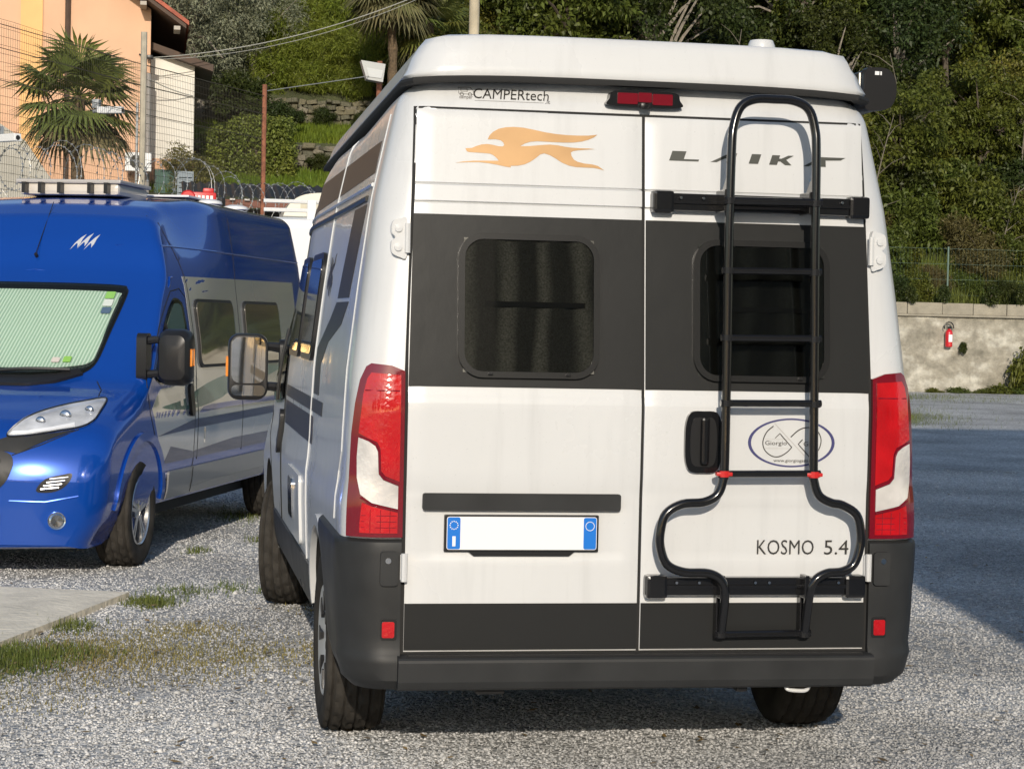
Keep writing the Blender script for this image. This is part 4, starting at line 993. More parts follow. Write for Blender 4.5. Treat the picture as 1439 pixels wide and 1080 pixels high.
# ------------------------------------------------------------------ terrain and ground
def H(x, y):
    r = 0. if y < 42.9 else 2.15 + .55 * (y - 42.9)
    if y < 28: l = -.06
    elif y < 40: l = .36 * (y - 28)
    elif y < 45.55: l = 4.32 + .17 * (y - 40)
    elif y < 49.65: l = 6.0 + .2 * (y - 45.55)
    else: l = 7.6 + .45 * (y - 49.65)
    if y < 42.9: r = -.06
    k = sst(4.5, 8., x); return min(l * (1 - k) + r * k, 60)
def ground_mat():
    m = bpy.data.materials.new('gravel_ground'); m.use_nodes = True; n = m.node_tree.nodes; l = m.node_tree.links; b = n['Principled BSDF']; b.inputs['Roughness'].default_value = .9; b.inputs['Specular IOR Level'].default_value = .2
    tc = n.new('ShaderNodeTexCoord')
    def vor(s):
        v = n.new('ShaderNodeTexVoronoi'); v.inputs['Scale'].default_value = s; l.new(tc.outputs['Object'], v.inputs['Vector']); return v
    v1, v2 = vor(46), vor(19)
    cr = n.new('ShaderNodeValToRGB'); e = cr.color_ramp.elements; e[0].position = .0; e[0].color = (.30, .30, .295, 1); e[1].position = 1; e[1].color = (.70, .69, .67, 1)
    for p, c in ((.35, (.42, .42, .41, 1)), (.75, (.58, .575, .56, 1))): q = e.new(p); q.color = c
    sx = n.new('ShaderNodeSeparateColor'); l.new(v1.outputs['Color'], sx.inputs[0]); l.new(sx.outputs[0], cr.inputs[0])
    t = n.new('ShaderNodeTexNoise'); t.inputs['Scale'].default_value = .55; t.inputs['Detail'].default_value = 5; l.new(tc.outputs['Object'], t.inputs['Vector'])
    mr = n.new('ShaderNodeMapRange'); mr.inputs[1].default_value = .34; mr.inputs[2].default_value = .66; mr.inputs[3].default_value = .66; mr.inputs[4].default_value = 1.12; l.new(t.outputs[0], mr.inputs[0])
    t2 = n.new('ShaderNodeTexNoise'); t2.inputs['Scale'].default_value = 1.3; t2.inputs['Detail'].default_value = 8; t2.inputs['Roughness'].default_value = .7; l.new(tc.outputs['Object'], t2.inputs['Vector'])
    m2 = n.new('ShaderNodeMapRange'); m2.inputs[1].default_value = .58; m2.inputs[2].default_value = .75; l.new(t2.outputs[0], m2.inputs[0])
    mx = n.new('ShaderNodeMix'); mx.data_type = 'RGBA'; mx.inputs[7].default_value = (.27, .23, .16, 1); l.new(m2.outputs[0], mx.inputs[0]); l.new(cr.outputs[0], mx.inputs[6])
    vm = n.new('ShaderNodeVectorMath'); vm.operation = 'SCALE'; l.new(mx.outputs[2], vm.inputs[0]); l.new(mr.outputs[0], vm.inputs['Scale']); l.new(vm.outputs[0], b.inputs['Base Color'])
    bp = n.new('ShaderNodeBump'); bp.inputs['Distance'].default_value = .012; bp.inputs['Strength'].default_value = .8; bp.invert = True; l.new(v1.outputs['Distance'], bp.inputs['Height'])
    b2 = n.new('ShaderNodeBump'); b2.inputs['Distance'].default_value = .02; b2.inputs['Strength'].default_value = .4; b2.invert = True; l.new(v2.outputs['Distance'], b2.inputs['Height']); l.new(bp.outputs[0], b2.inputs['Normal']); l.new(b2.outputs[0], b.inputs['Normal'])
    return m
GM = ground_mat()
def grid_mesh(name, xs, ys, fz, m, smooth=True):
    X, Y = np.meshgrid(xs, ys); Z = np.array([[fz(x, y) for x in xs] for y in ys]); n = len(xs)
    V_ = np.stack([X, Y, Z], -1).reshape(-1, 3); i = np.arange((len(ys) - 1) * (n - 1)); j = i // (n - 1) * n + i % (n - 1)
    return np_mesh(name, V_, np.stack([j, j + 1, j + n + 1, j + n], -1), m, smooth)
def lotz(x, y): return .012 * math.sin(x * 1.7 + y * .6) * math.sin(y * 1.1) * sst(24, 8, abs(y)) * sst(.9, 2.5, abs(y - 2.5)) * 0
tag(link('gravel_lot', grid_mesh('gravel_lot', np.linspace(-150, 170, 33), np.concatenate([np.linspace(-150, 0, 16), np.linspace(4, 42.6, 12)]), lambda x, y: 0., GM)), kind='structure')
hm = mat('hill_earth', (.055, .062, .025), .95, noise=(.8, .4, 8), bump=(6, .8, .2))
tag(link('hillside', grid_mesh('hillside', np.concatenate([np.linspace(-160, -12, 20), np.linspace(-10, 40, 60), np.linspace(45, 180, 20)]), np.concatenate([np.linspace(26, 42.6, 12), [42.88, 42.92, 43.5, 44.5, 45.5, 45.6, 46.5, 48, 49.6, 49.7], np.linspace(51, 75, 18), np.linspace(80, 200, 15)]), H, hm)), kind='structure')
# concrete slab at the left
SL = [(-1.77, 4.67), (-2.35, 2.93), (-2.96, 1.10), (-9.0, 3.1), (-7.2, 6.5)]
cm_ = mat('old_concrete', (.86, .78, .63), .9, noise=(5, .16, 9), bump=(24, .5, .02))
sb_ = MB(); sb_.mat(cm_); sb_.prism(densify(SL, .25), -.02, .035, 'z'); tag(sb_.build('concrete_slab'), kind='structure')
# loose stones
def inslab(x, y):
    c = np.zeros(len(x), bool); j = len(SL) - 1
    for i in range(len(SL)):
        a, b = SL[i], SL[j]
        t = ((a[1] > y) != (b[1] > y)) & (x < (b[0] - a[0]) * (y - a[1]) / (b[1] - a[1] + 1e-9) + a[0]); c ^= t; j = i
    return c
def stones(N):
    yy = rng.random(N * 3) ** 1.55 * 15.5 - .5; lo = -2.5 - .075 * yy; hi = 1.75 + .42 * yy
    xx = lo + rng.random(N * 3) * (hi - lo)
    k = ~inslab(xx, yy); xx, yy = xx[k][:N], yy[k][:N]; N = len(xx)
    base = np.array([(1, 0, 0), (-1, 0, 0), (0, 1, 0), (0, -1, 0), (0, 0, 1), (0, 0, -1)], float)
    s_ = (.0036 + .0062 * rng.random(N) ** 2.2) * (1 + .02 * np.clip(yy, 0, 20)); s_[rng.random(N) < .006] *= 2.0
    V_ = base[None] * s_[:, None, None] * (.65 + .7 * rng.random((N, 6, 1))) + rng.normal(0, 1, (N, 6, 3)) * s_[:, None, None] * .22
    V_[..., 2] *= .65
    a = rng.random(N) * 6.283; c, si = np.cos(a), np.sin(a)
    x = V_[..., 0] * c[:, None] - V_[..., 1] * si[:, None]; y = V_[..., 0] * si[:, None] + V_[..., 1] * c[:, None]
    V_ = np.stack([x + xx[:, None], y + yy[:, None], V_[..., 2] + s_[:, None] * .25], -1)
    f = np.array([(0, 2, 4), (2, 1, 4), (1, 3, 4), (3, 0, 4), (2, 0, 5), (1, 2, 5), (3, 1, 5), (0, 3, 5)])
    F_ = (f[None] + (np.arange(N) * 6)[:, None, None]).reshape(-1, 3)
    m = bpy.data.materials.new('gravel_stone'); m.use_nodes = True; n = m.node_tree.nodes; l = m.node_tree.links; b = n['Principled BSDF']; b.inputs['Roughness'].default_value = .85; b.inputs['Specular IOR Level'].default_value = .25
    g = n.new('ShaderNodeNewGeometry'); cr = n.new('ShaderNodeValToRGB'); e = cr.color_ramp.elements; e[0].color = (.38, .38, .38, 1); e[1].color = (.80, .79, .78, 1)
    for p, c_ in ((.3, (.50, .50, .50, 1)), (.6, (.57, .57, .565, 1)), (.85, (.63, .62, .61, 1)), (.95, (.70, .69, .68, 1))): q = e.new(p); q.color = c_
    l.new(g.outputs['Random Per Island'], cr.inputs[0]); 
    tc = n.new('ShaderNodeTexCoord'); t = n.new('ShaderNodeTexNoise'); t.inputs['Scale'].default_value = .55; t.inputs['Detail'].default_value = 5; l.new(tc.outputs['Object'], t.inputs['Vector'])
    mr = n.new('ShaderNodeMapRange'); mr.inputs[1].default_value = .34; mr.inputs[2].default_value = .66; mr.inputs[3].default_value = .66; mr.inputs[4].default_value = 1.12; l.new(t.outputs[0], mr.inputs[0])
    vm = n.new('ShaderNodeVectorMath'); vm.operation = 'SCALE'; l.new(cr.outputs[0], vm.inputs[0]); l.new(mr.outputs[0], vm.inputs['Scale']); l.new(vm.outputs[0], b.inputs['Base Color'])
    o = link('gravel', np_mesh('gravel', V_.reshape(-1, 3), F_, m)); tag(o, 'loose grey crushed stone covering the parking lot', 'gravel', kind='stuff')
stones(200000)
# grass blades: green by the slab, dry further right, tufts
def blades(name, spots, m, label, hgt, cat='grass'):
    P_ = []
    for (x, y, rx, ry, n_) in spots:
        P_.append(np.stack([x + rng.normal(0, rx, n_), y + rng.normal(0, ry, n_)], -1))
    P_ = np.concatenate(P_); N = len(P_); h = hgt * (.35 + rng.random(N)); a = rng.random(N) * 6.283; ln = rng.random(N) * 1.1; w_ = .0022 + .002 * rng.random(N)
    dx, dy = np.cos(a), np.sin(a); z0 = np.zeros(N)
    v0 = np.stack([P_[:, 0] - dy * w_, P_[:, 1] + dx * w_, z0], -1); v1 = np.stack([P_[:, 0] + dy * w_, P_[:, 1] - dx * w_, z0], -1)
    v2 = np.stack([P_[:, 0] + dx * h * ln, P_[:, 1] + dy * h * ln, h * (1.1 - .6 * ln)], -1)
    V_ = np.stack([v0, v1, v2], 1).reshape(-1, 3); F_ = np.arange(3 * N).reshape(-1, 3)
    tag(link(name, np_mesh(name, V_, F_, m)), label, cat, kind='stuff')
gg = leaf_mat('grass_green', (.11, .16, .03), .4, .3, hue=(.22, .20, .06)); gd = leaf_mat('grass_dry', (.30, .23, .09), .4, .25, hue=(.22, .24, .07))
blades('green_grass', [(-2.30, 2.60, .12, .20, 2600), (-2.1, 2.78, .14, .14, 900), (-1.66, 4.45, .07, .10, 900), (-1.48, 4.9, .10, .14, 260), (-1.2, 5.05, .07, .12, 140), (-.98, 4.9, .05, .1, 110), (-.95, 9.3, .12, .3, 500), (-1.35, 6.9, .05, .1, 150), (-.9, 7.6, .05, .1, 120), (-2.05, 3.6, .08, .12, 400)], gg, 'short green grass at the concrete slab edge', .042)
blades('dry_grass', [(-1.95, 2.85, .26, .32, 3600), (-1.55, 2.8, .30, .34, 1900), (-1.15, 2.7, .30, .28, 1300), (-1.7, 2.2, .3, .2, 700), (-.75, 2.9, .12, .12, 700), (-1.45, 3.5, .15, .15, 900), (-2.2, 1.7, .2, .25, 700), (-.45, 3.7, .12, .2, 300), (-.7, 4.2, .15, .12, 250)], gd, 'dry yellow brown grass creeping over the gravel', .021)
blades('lot_grass', [(10.6, 27.5, .5, 1.2, 5000), (11.4, 28.6, .7, 1.0, 3000), (15.5, 38, 1.6, 1.4, 2500), (12.5, 33, .8, 1.6, 1500)], gg, 'sparse grass patch growing through the far gravel', .10)
q = MB(); q.mat(gd); 
for k in range(7): q.tube([(3.02 + .02 * k, 2.8 + .01 * k, 0), (3.03 + .03 * k, 2.8, .14), (3.02 + .05 * (k - 3), 2.82, .26 + .03 * (k % 3))], [.004, .003, .001], 4)
tag(q.build('weed_stalk'), 'single dry weed stalk growing from the gravel by the shadow edge', 'weed')

# ------------------------------------------------------------------ retaining wall at the back right, coping blocks, extinguisher
def wallmat():
    m = bpy.data.materials.new('old_wall_render'); m.use_nodes = True; n = m.node_tree.nodes; l = m.node_tree.links; b = n['Principled BSDF']; b.inputs['Roughness'].default_value = .92
    tc = n.new('ShaderNodeTexCoord')
    def noi(s, d=6, mp_=None):
        t = n.new('ShaderNodeTexNoise'); t.inputs['Scale'].default_value = s; t.inputs['Detail'].default_value = d; t.inputs['Roughness'].default_value = .65
        mp = n.new('ShaderNodeMapping'); mp.inputs['Scale'].default_value = mp_ or (1, 1, 1); l.new(tc.outputs['Object'], mp.inputs[0]); l.new(mp.outputs[0], t.inputs['Vector']); return t
    a = noi(1.1, 8, (1, 1, 1.6)); r1 = n.new('ShaderNodeValToRGB'); e = r1.color_ramp.elements; e[0].position = .36; e[0].color = (.25, .23, .18, 1); e[1].position = .64; e[1].color = (.56, .53, .45, 1); q = e.new(.5); q.color = (.36, .33, .265, 1)
    l.new(a.outputs[0], r1.inputs[0])
    c = noi(5, 8); m1 = n.new('ShaderNodeMapRange'); m1.inputs[1].default_value = .3; m1.inputs[2].default_value = .7; m1.inputs[3].default_value = .65; m1.inputs[4].default_value = 1.2; l.new(c.outputs[0], m1.inputs[0])
    d = noi(2.2, 6, (1, 1, .25)); m2 = n.new('ShaderNodeMapRange'); m2.inputs[1].default_value = .55; m2.inputs[2].default_value = .75; m2.inputs[3].default_value = 1; m2.inputs[4].default_value = .62; l.new(d.outputs[0], m2.inputs[0])
    mm = n.new('ShaderNodeMath'); mm.operation = 'MULTIPLY'; l.new(m1.outputs[0], mm.inputs[0]); l.new(m2.outputs[0], mm.inputs[1])
    vm = n.new('ShaderNodeVectorMath'); vm.operation = 'SCALE'; l.new(r1.outputs[0], vm.inputs[0]); l.new(mm.outputs[0], vm.inputs['Scale']); l.new(vm.outputs[0], b.inputs['Base Color'])
    bp = n.new('ShaderNodeBump'); bp.inputs['Distance'].default_value = .06; bp.inputs['Strength'].default_value = .8; l.new(c.outputs[0], bp.inputs['Height']); l.new(bp.outputs[0], b.inputs['Normal'])
    return m
WM = wallmat()
rw = empty('retaining_wall', 'old stained rendered retaining wall with stone coping at the back of the lot', 'wall', (7, 42.5, 0))
q = MB(); q.mat(WM); vs = []; nx_, nz_ = 110, 12
for j in range(nz_ + 1):
    for i in range(nx_ + 1):
        vs.append((i * .35, .035 * math.sin(i * .9 + j) * math.cos(j * 1.3 + i * .4) + .02 * j / nz_ * 2, 1.93 * j / nz_))
q.add(vs, [(j * (nx_ + 1) + i, j * (nx_ + 1) + i + 1, (j + 1) * (nx_ + 1) + i + 1, (j + 1) * (nx_ + 1) + i) for j in range(nz_) for i in range(nx_)], True)
q.box((0, .04, 0), (38.5, .55, 1.93)); q.build('wall_face', None, rw)
q = MB(); q.mat(mat('coping_stone', (.30, .27, .21), .9, noise=(3, .25, 8), bump=(14, .6, .03))); q.box((0, -.07, 1.932), (38.5, .5, 1.985), .01); q.build('ledge', None, rw)
x = 0.
while x < 38:
    w_ = .55 + .5 * random.random(); q = MB(); q.mat(MATS['coping_stone']); dz = random.uniform(-.01, .012); dy = random.uniform(-.015, .015)
    q.box((x + .008, -.03 + dy, 1.987), (x + w_ - .008, .5, 2.28 + dz), .012); q.build('coping_block', None, rw); x += w_
ex = empty('fire_extinguisher', 'red fire extinguisher with black hose hanging on the old wall', 'fire extinguisher', (18.35, 42.44, 1.16)); ex.scale = (.88, .88, .88)
er = mat('extinguisher_red', (.55, .012, .02), .3, coat=.6)
q = MB(); q.mat(er); q.lathe([(0, 0), (.09, .0), (.105, .02), (.108, .40), (.095, .46), (.05, .505), (.03, .52), (.03, .54)], 'z', (0, -.06, 0), 18); q.build('cylinder', None, ex)
q = MB(); q.mat(MATS['plate_white']); q.box((-.05, -.172, .15), (.06, -.165, .36)); q.build('paper_label', None, ex)
q = MB(); q.mat(blk); q.box((-.035, -.10, .53), (.05, -.03, .60), .008); q.tube([(.14 * math.cos(a) - .01, -.07, .58 + .14 * math.sin(a)) for a in np.linspace(R(-15), R(205), 16)], .017, 7); q.build('hose', None, ex)
q = MB(); q.mat(mat('galvanised', (.42, .43, .43), .45, .6, noise=(12, .2))); q.box((-.02, -.01, .2), (.02, .06, .62)); q.build('bracket', None, ex)
# mesh fence above the wall
fr_ = empty('wire_fence', 'thin green wire fence with slim posts above the old wall', 'fence', (7, 43.2, 0)); gp_ = mat('green_post', (.10, .16, .13), .6)
for k in range(12):
    q = MB(); q.mat(gp_); q.tube([(k * 3.0 + 2.6, 0, 1.9), (k * 3. + 2.6, 0, 3.75)], .025, 6); q.build('post', None, fr_)
q = MB(); q.mat(gp_)
for z in (2.5, 2.9, 3.3, 3.7): q.tube([(0, 0, z), (36, 0, z)], .003, 4)
for k in range(360): q.tube([(k * .1, 0, 2.5), (k * .1, 0, 3.7)], .0012, 3, False)
tag(q.build('wire_mesh', None, fr_), kind='stuff')
def litter(n_):
    y = rng.random(n_) ** 1.3 * 12; x = -2.4 - .07 * y + rng.random(n_) * (4.1 + .45 * y); a = rng.random(n_) * 6.283; L_ = .012 + .018 * rng.random(n_); z = .012 + .01 * rng.random(n_)
    dx, dy = np.cos(a), np.sin(a)
    V_ = np.stack([np.stack([x - dx * L_, y - dy * L_, z], -1), np.stack([x - dy * L_ * .45, y + dx * L_ * .45, z + .006 * rng.random(n_)], -1), np.stack([x + dx * L_, y + dy * L_, z + .01 * rng.random(n_)], -1), np.stack([x + dy * L_ * .45, y - dx * L_ * .45, z + .006 * rng.random(n_)], -1)], 1).reshape(-1, 3)
    tag(link('fallen_leaves', np_mesh('fallen_leaves', V_, np.arange(4 * n_).reshape(-1, 4), leaf_mat('leaf_litter', (.26, .17, .07), .5, .1, hue=(.16, .12, .05)))), 'small dry fallen leaves scattered over the gravel', 'leaves', kind='stuff')
litter(420)
# ------------------------------------------------------------------ houses
plaster = mat('orange_plaster', (.68, .42, .27), .9, noise=(.9, .09, 8), bump=(30, .2, .01))
oldp = mat('grey_plaster', (.42, .40, .35), .9, noise=(1.6, .2, 8), bump=(20, .3, .02))
whitep = mat('white_plaster', (.72, .69, .62), .9, noise=(1.2, .12, 8), bump=(30, .2, .01))
wood = mat('brown_wood', (.075, .045, .03), .7, noise=(6, .3)); tile = mat('roof_tile', (.36, .10, .06), .8, noise=(8, .3), bump=(20, .5, .03)); beam = mat('pale_beam', (.42, .38, .33), .8)
ohs = empty('house', 'orange plastered house with overhanging tiled roof behind the palm', 'house', (-6, 40.2, 0))
q = MB(); q.mat(plaster)
ap = 11.33; sl_ = .69
q.prism([(-4.9, 2.5), (4.17, 2.5), (4.17, ap - 4.17 * sl_), (0, ap), (-4.9, ap - 4.9 * sl_)], 0, 9, 'y'); q.build('wall', None, ohs)
for s_ in (1, -1):
    q = MB(); q.mat(wood); e = 4.95; th = .10
    q.prism([(0, ap + .04), (s_ * e, ap + .04 - e * sl_), (s_ * e, ap + .04 + th - e * sl_), (0, ap + .04 + th)], -.75, 9.6, 'y'); q.build('roof_boarding', None, ohs)
    q = MB(); q.mat(tile); q.prism([(0, ap + .145), (s_ * (e + .06), ap + .145 - (e + .06) * sl_), (s_ * (e + .06), ap + .245 - (e + .06) * sl_), (0, ap + .245)], -.81, 9.66, 'y'); q.build('roof_tiles', None, ohs)
    for t in (1.4, 2.4, 3.3, 4.0, 4.75):
        q = MB(); q.mat(beam); q.box((s_ * t - .07, -.72, ap - .13 - t * sl_), (s_ * t + .07, .0, ap + .0 - t * sl_ - .045)); q.build('purlin', None, ohs)
q = MB(); q.mat(wood); q.tube([(2.33, -.06, 2.6), (2.33, -.06, 9.8)], .06, 8); q.build('downpipe', None, ohs)
q = MB(); q.mat(mat('dull_pipe', (.30, .28, .26), .6)); q.tube([(4.14, -.07, 3.), (4.14, -.07, 7.0)], .05, 8); q.build('downpipe', None, ohs)
q = MB(); q.mat(mat('orange_pilaster', (.80, .47, .20), .9, noise=(2, .08))); q.box((1.3, -.05, 2.6), (1.78, -.002, 9.9)); q.build('pilaster', None, ohs)
wn = MB(); wn.mat(wood); wn.box((2.95, -.06, 6.45), (3.36, -.003, 7.30)); wo = wn.build('window_shutter', None, ohs)
for k in range(12):
    q = MB(); q.mat(mat('shutter_brown', (.05, .03, .022), .6)); q.box((2.98, -.075, 6.48 + k * .067), (3.33, -.061, 6.53 + k * .067)); q.build('slat', None, wo)
q = MB(); q.mat(mat('green_door_paint', (.03, .09, .07), .6)); q.box((4.30, .05, 3.6), (4.85, .1, 4.85)); q.build('door', None, ohs)
q = MB(); q.mat(oldp); q.prism([(-1.5, 2.4), (2.05, 2.4), (2.05, 4.5), (1.5, 5.3), (.6, 5.9), (-1.5, 6.1)], -1.0, -.7, 'y'); tag(q.build('garden_wall'), 'weathered grey plaster wall beside the orange house', 'wall').location = (-6, 40.2, 0)
q = MB(); q.mat(oldp); q.box((2.9, -.6, 2.4), (5.3, .0, 4.15), .02); tag(q.build('garden_wall'), 'low stone garden wall with openings below the house', 'wall').location = (-6, 40.2, 0)
an = empty('annex', 'white plastered annex with brown lean-to roof beside the orange house', 'house', (-1.8, 41.0, 0))
q = MB(); q.mat(whitep); q.box((-.02, 0, 5.15), (.98, 6, 7.45)); q.build('wall', None, an)
q = MB(); q.mat(plaster); q.box((-.02, -.02, 2.5), (1.0, 6, 5.15)); q.build('lower_wall', None, an)
q = MB(); q.mat(wood); q.prism([(-.02, 7.62), (1.40, 7.16), (1.40, 7.32), (-.02, 7.78)], -.35, 6.4, 'y'); q.build('roof', None, an)
q = MB(); q.mat(blk); q.box((.42, -.05, 4.88), (.56, -.02, 5.08)); q.build('vent_hole', None, an)
ac = empty('air_conditioner', 'white air conditioner box on brackets beside the downpipe of the house', 'air conditioner', (-2.05, 39.75, 4.75))
q = MB(); q.mat(MATS['hatch_white']); q.box((-.30, -.15, 0), (.28, .15, .42), .02); q.build('casing', None, ac)
q = MB(); q.mat(blk); q.lathe([(0, -.155), (.15, -.155)], 'y', (-.05, 0, .21), 20); q.build('fan_grille', None, ac)
for xx in (-.2, .2): q = MB(); q.mat(wood); q.box((xx - .02, -.15, -.06), (xx + .02, .45, -.002)); q.build('bracket', None, ac)
lp = MB(); lp.mat(blk); lp.box((-.05, -.12, 0), (.09, .0, .10), .02); lp.tube([(0, 0, .05), (-.22, .05, .12)], .02, 6); tag(lp.build('wall_lamp'), 'small black lamp on the corner of the orange house', 'lamp').location = (-1.86, 40.1, 7.30)
# far white house on the hill
fh = empty('house', 'far white house glimpsed between the trees on the hill', 'house', (3.4, 76, 0))
q = MB(); q.mat(whitep); q.box((-1.75, 0, 8), (4, 8, 17.5)); q.build('wall', None, fh)
q = MB(); q.mat(tile); q.prism([(-2.4, 17.5), (4.6, 17.5), (1.1, 19.6)], -.5, 8.5, 'y'); q.build('roof', None, fh)
q = MB(); q.mat(wood); q.box((-2.35, -.1, 12.6), (-1.76, .02, 18.0)); q.build('shutter', None, fh)
# house behind the photographer: casts the long shadow on the right of the lot
sh = empty('house', 'tall plastered house standing behind the photographer whose shadow falls on the lot', 'house', (1.02, -17.0, 0))
q = MB(); q.mat(mat('cream_plaster', (.62, .55, .42), .9, noise=(1, .1, 7))); q.box((0, 0, 0), (17, 8, 11.75)); q.build('wall', None, sh)
q = MB(); q.mat(tile); q.box((-.02, -.3, 11.752), (17.3, 8.02, 11.86)); q.build('roof', None, sh)
for fl in range(3):
    for k in range(5):
        q = MB(); q.mat(PM['blackglass']); q.box((1.4 + k * 3.2, 8.0, 1.0 + fl * 3.1), (2.5 + k * 3.2, 8.03, 2.5 + fl * 3.1)); w_ = q.build('window', None, sh)
        q = MB(); q.mat(whitep); q.box((1.3 + k * 3.2, 7.99, .9 + fl * 3.1), (2.6 + k * 3.2, 8.08, .995 + fl * 3.1)); q.build('sill', None, w_)

# ------------------------------------------------------------------ boundary fence with razor wire
fa = Vector((-6.2, 13.0, 0)); fb = Vector((-.05, 24.5, 0)); fc = Vector((3.4, 31.0, 0))
fen = empty('wire_fence', 'tall rectangular mesh fence topped along its middle with razor wire before the orange house', 'fence', fa)
dd = (fb - fa).normalized(); LF = (fb - fa).length; galv = MATS['galvanised']; wirem = mat('fence_wire', (.10, .085, .06), .6, .4)
def ftop(t): return 5.12 - .02 * t
q = MB(); q.mat(wirem)
for k in range(33): 
    z = 1.8 + k * .1
    q.tube([dd * t + Vector((0, 0, z + .02 * math.sin(t * 1.3) + (ftop(t) - 5.0) * (z - 1.8) / 3.2)) for t in np.linspace(0, LF, 14)], .0028, 3, False)
for k in range(int(LF / .05)):
    t = k * .05; q.tube([dd * t + Vector((0, 0, 1.8)), dd * t + Vector((0, 0, ftop(t)))], .002, 3, False)
tag(q.build('wire_mesh', None, fen), kind='stuff')
t1 = (Vector((-2.15, 21.3, 0)) - fa).dot(dd)
q = MB(); q.mat(mat('concrete_post', (.40, .36, .28), .9, noise=(8, .2), bump=(30, .4, .01))); c = dd * t1; q.tube([c + Vector((0, -.07, -0)), c + Vector((0, -.07, 5.35))], .042, 8); q.build('concrete_post', None, fen)
rust = mat('rusty_steel', (.26, .10, .055), .85, noise=(9, .45, 8), bump=(40, .4, .01))
q = MB(); q.mat(rust); c = dd * LF; q.tube([c + Vector((0, 0, 0)), c + Vector((0, 0, 5.1))], .036, 8); q.build('rusty_post', None, fen)
q = MB(); q.mat(galv); c = dd * t1; q.tube([c + Vector((-.075, -.1, 0)), c + Vector((-.075, -.1, 4.4))], .02, 6); q.build('conduit', None, fen)
for z in (4.32, 4.98, 4.70):
    q = MB(); q.mat(wirem); q.tube([Vector((0, 0, z + .05)), dd * t1 + Vector((0, 0, z - .06)), dd * LF + Vector((0, 0, z - .05))], .006, 4); q.build('strand', None, fen)
rz = mat('razor_steel', (.50, .49, .46), .35, .7)
def coil(p0, p1, r, pitch, z):
    n_ = int((p1 - p0).length / pitch); q = MB(); q.mat(rz); pts = []
    dr_ = (p1 - p0).normalized(); sd = Vector((dr_.y, -dr_.x, 0))
    for i in range(n_ * 22):
        a = 2 * math.pi * i / 22; c = p0 + dr_ * (pitch * i / 22 + .12 * math.sin(i * .11)); rr = r * (1 + .22 * math.sin(i * .031) + .12 * math.sin(i * .2) + .1 * math.sin(i * .083))
        pts.append(c + sd * (rr * math.cos(a) * .8) + Vector((0, 0, z + rr * math.sin(a) + .06 * math.sin(i * .013))))
    q.tube(pts, .003, 4, False)
    for i in range(0, len(pts) - 1, 1):
        p = pts[i]; t = (pts[i + 1] - p).normalized(); u = t.orthogonal().normalized() * .02
        q.add([p - t * .02, p + u, p + t * .02, p - u], [(0, 1, 2, 3)])
    return q
tag(coil(Vector((0, 0, 0)), dd * (LF + 3.5), .36, .36, 3.30).build('razor_coil', None, fen), kind='stuff')
for (px_, py_, pz, rz_, lab) in ((-2.33, 21.15, 4.30, R(65), 'white surveillance camera clamped to the concrete fence post'), (-3.42, 18.0, 3.62, R(40), 'white surveillance camera mounted low on the mesh fence')):
    sc = empty('security_camera', lab, 'camera', (px_, py_, pz), rz_); q = MB(); q.mat(MATS['hatch_white']); q.box((-.05, -.24, -.05), (.05, .12, .04), .012); q.build('housing', None, sc)
    q = MB(); q.mat(blk); q.lathe([(0, -.242), (.03, -.242), (.036, -.23)], 'y', (0, 0, -.01), 12); q.build('lens', None, sc)
    q = MB(); q.mat(galv); q.box((-.04, .10, .02), (.05, .20, .14), .01); q.tube([(0, .1, 0), (0, .2, -.02)], .025, 6); q.build('mount', None, sc)
fl = empty('floodlight', 'grey floodlight on a rusty pole beyond the white van roof', 'floodlight', (2.02, 28.3, 0))
q = MB(); q.mat(rust); q.tube([(.1, .1, 0), (.1, .1, 6.02)], .05, 8); q.build('pole', None, fl)
q = MB(); q.mat(mat('lamp_grey', (.30, .31, .31), .4, .3)); q.prism([(-.26, 5.98), (.16, 5.93), (.12, 5.62), (-.16, 5.66)], -.28, -.02, 'y'); q.build('housing', None, fl)
q = MB(); q.mat(mat('lamp_front_glass', (.55, .56, .55), .2)); q.prism([(-.17, 5.86), (.12, 5.82), (.09, 5.68), (-.12, 5.70)], -.295, -.283, 'y'); q.build('glass', None, fl)
up_ = empty('utility_pole', 'tall pale concrete utility pole rising behind the white van roof', 'pole', (5.25, 38.1, 0))
q = MB(); q.mat(mat('pole_concrete', (.46, .40, .29), .9, noise=(4, .2), bump=(30, .3, .01))); q.tube([(0, 0, 0), (0, 0, 12)], [.15, .10], 12); q.build('shaft', None, up_)
q = MB(); q.mat(wood); q.box((-.7, -.06, 11.3), (.7, .06, 11.42)); q.build('cross_arm', None, up_)
def cable(a, b, sag, r, label):
    a, b = Vector(a), Vector(b); q = MB(); q.mat(mat('grey_cable', (.36, .36, .33), .6)); pts = [a.lerp(b, t) - Vector((0, 0, sag * 4 * t * (1 - t))) for t in np.linspace(0, 1, 24)]
    q.tube(pts, r, 5); tag(q.build('overhead_cable'), label, 'cable')
cable((-1.8, 40.1, 7.35), (5.2, 41.0, 9.6), .35, .010, 'upper overhead cable rising from the orange house to the right')
cable((-1.8, 40.1, 7.31), (5.2, 41.0, 9.55), .42, .006, 'thinner cable slung just under the upper overhead cable')
cable((-.05, 24.5, 5.0), (2.0, 28.2, 5.75), -.0, .007, 'cable from the rusty post to the floodlight')
cable((-1.83, 40.0, 6.85), (-.85, 40.98, 6.62), .04, .012, 'short cable across the white annex wall')
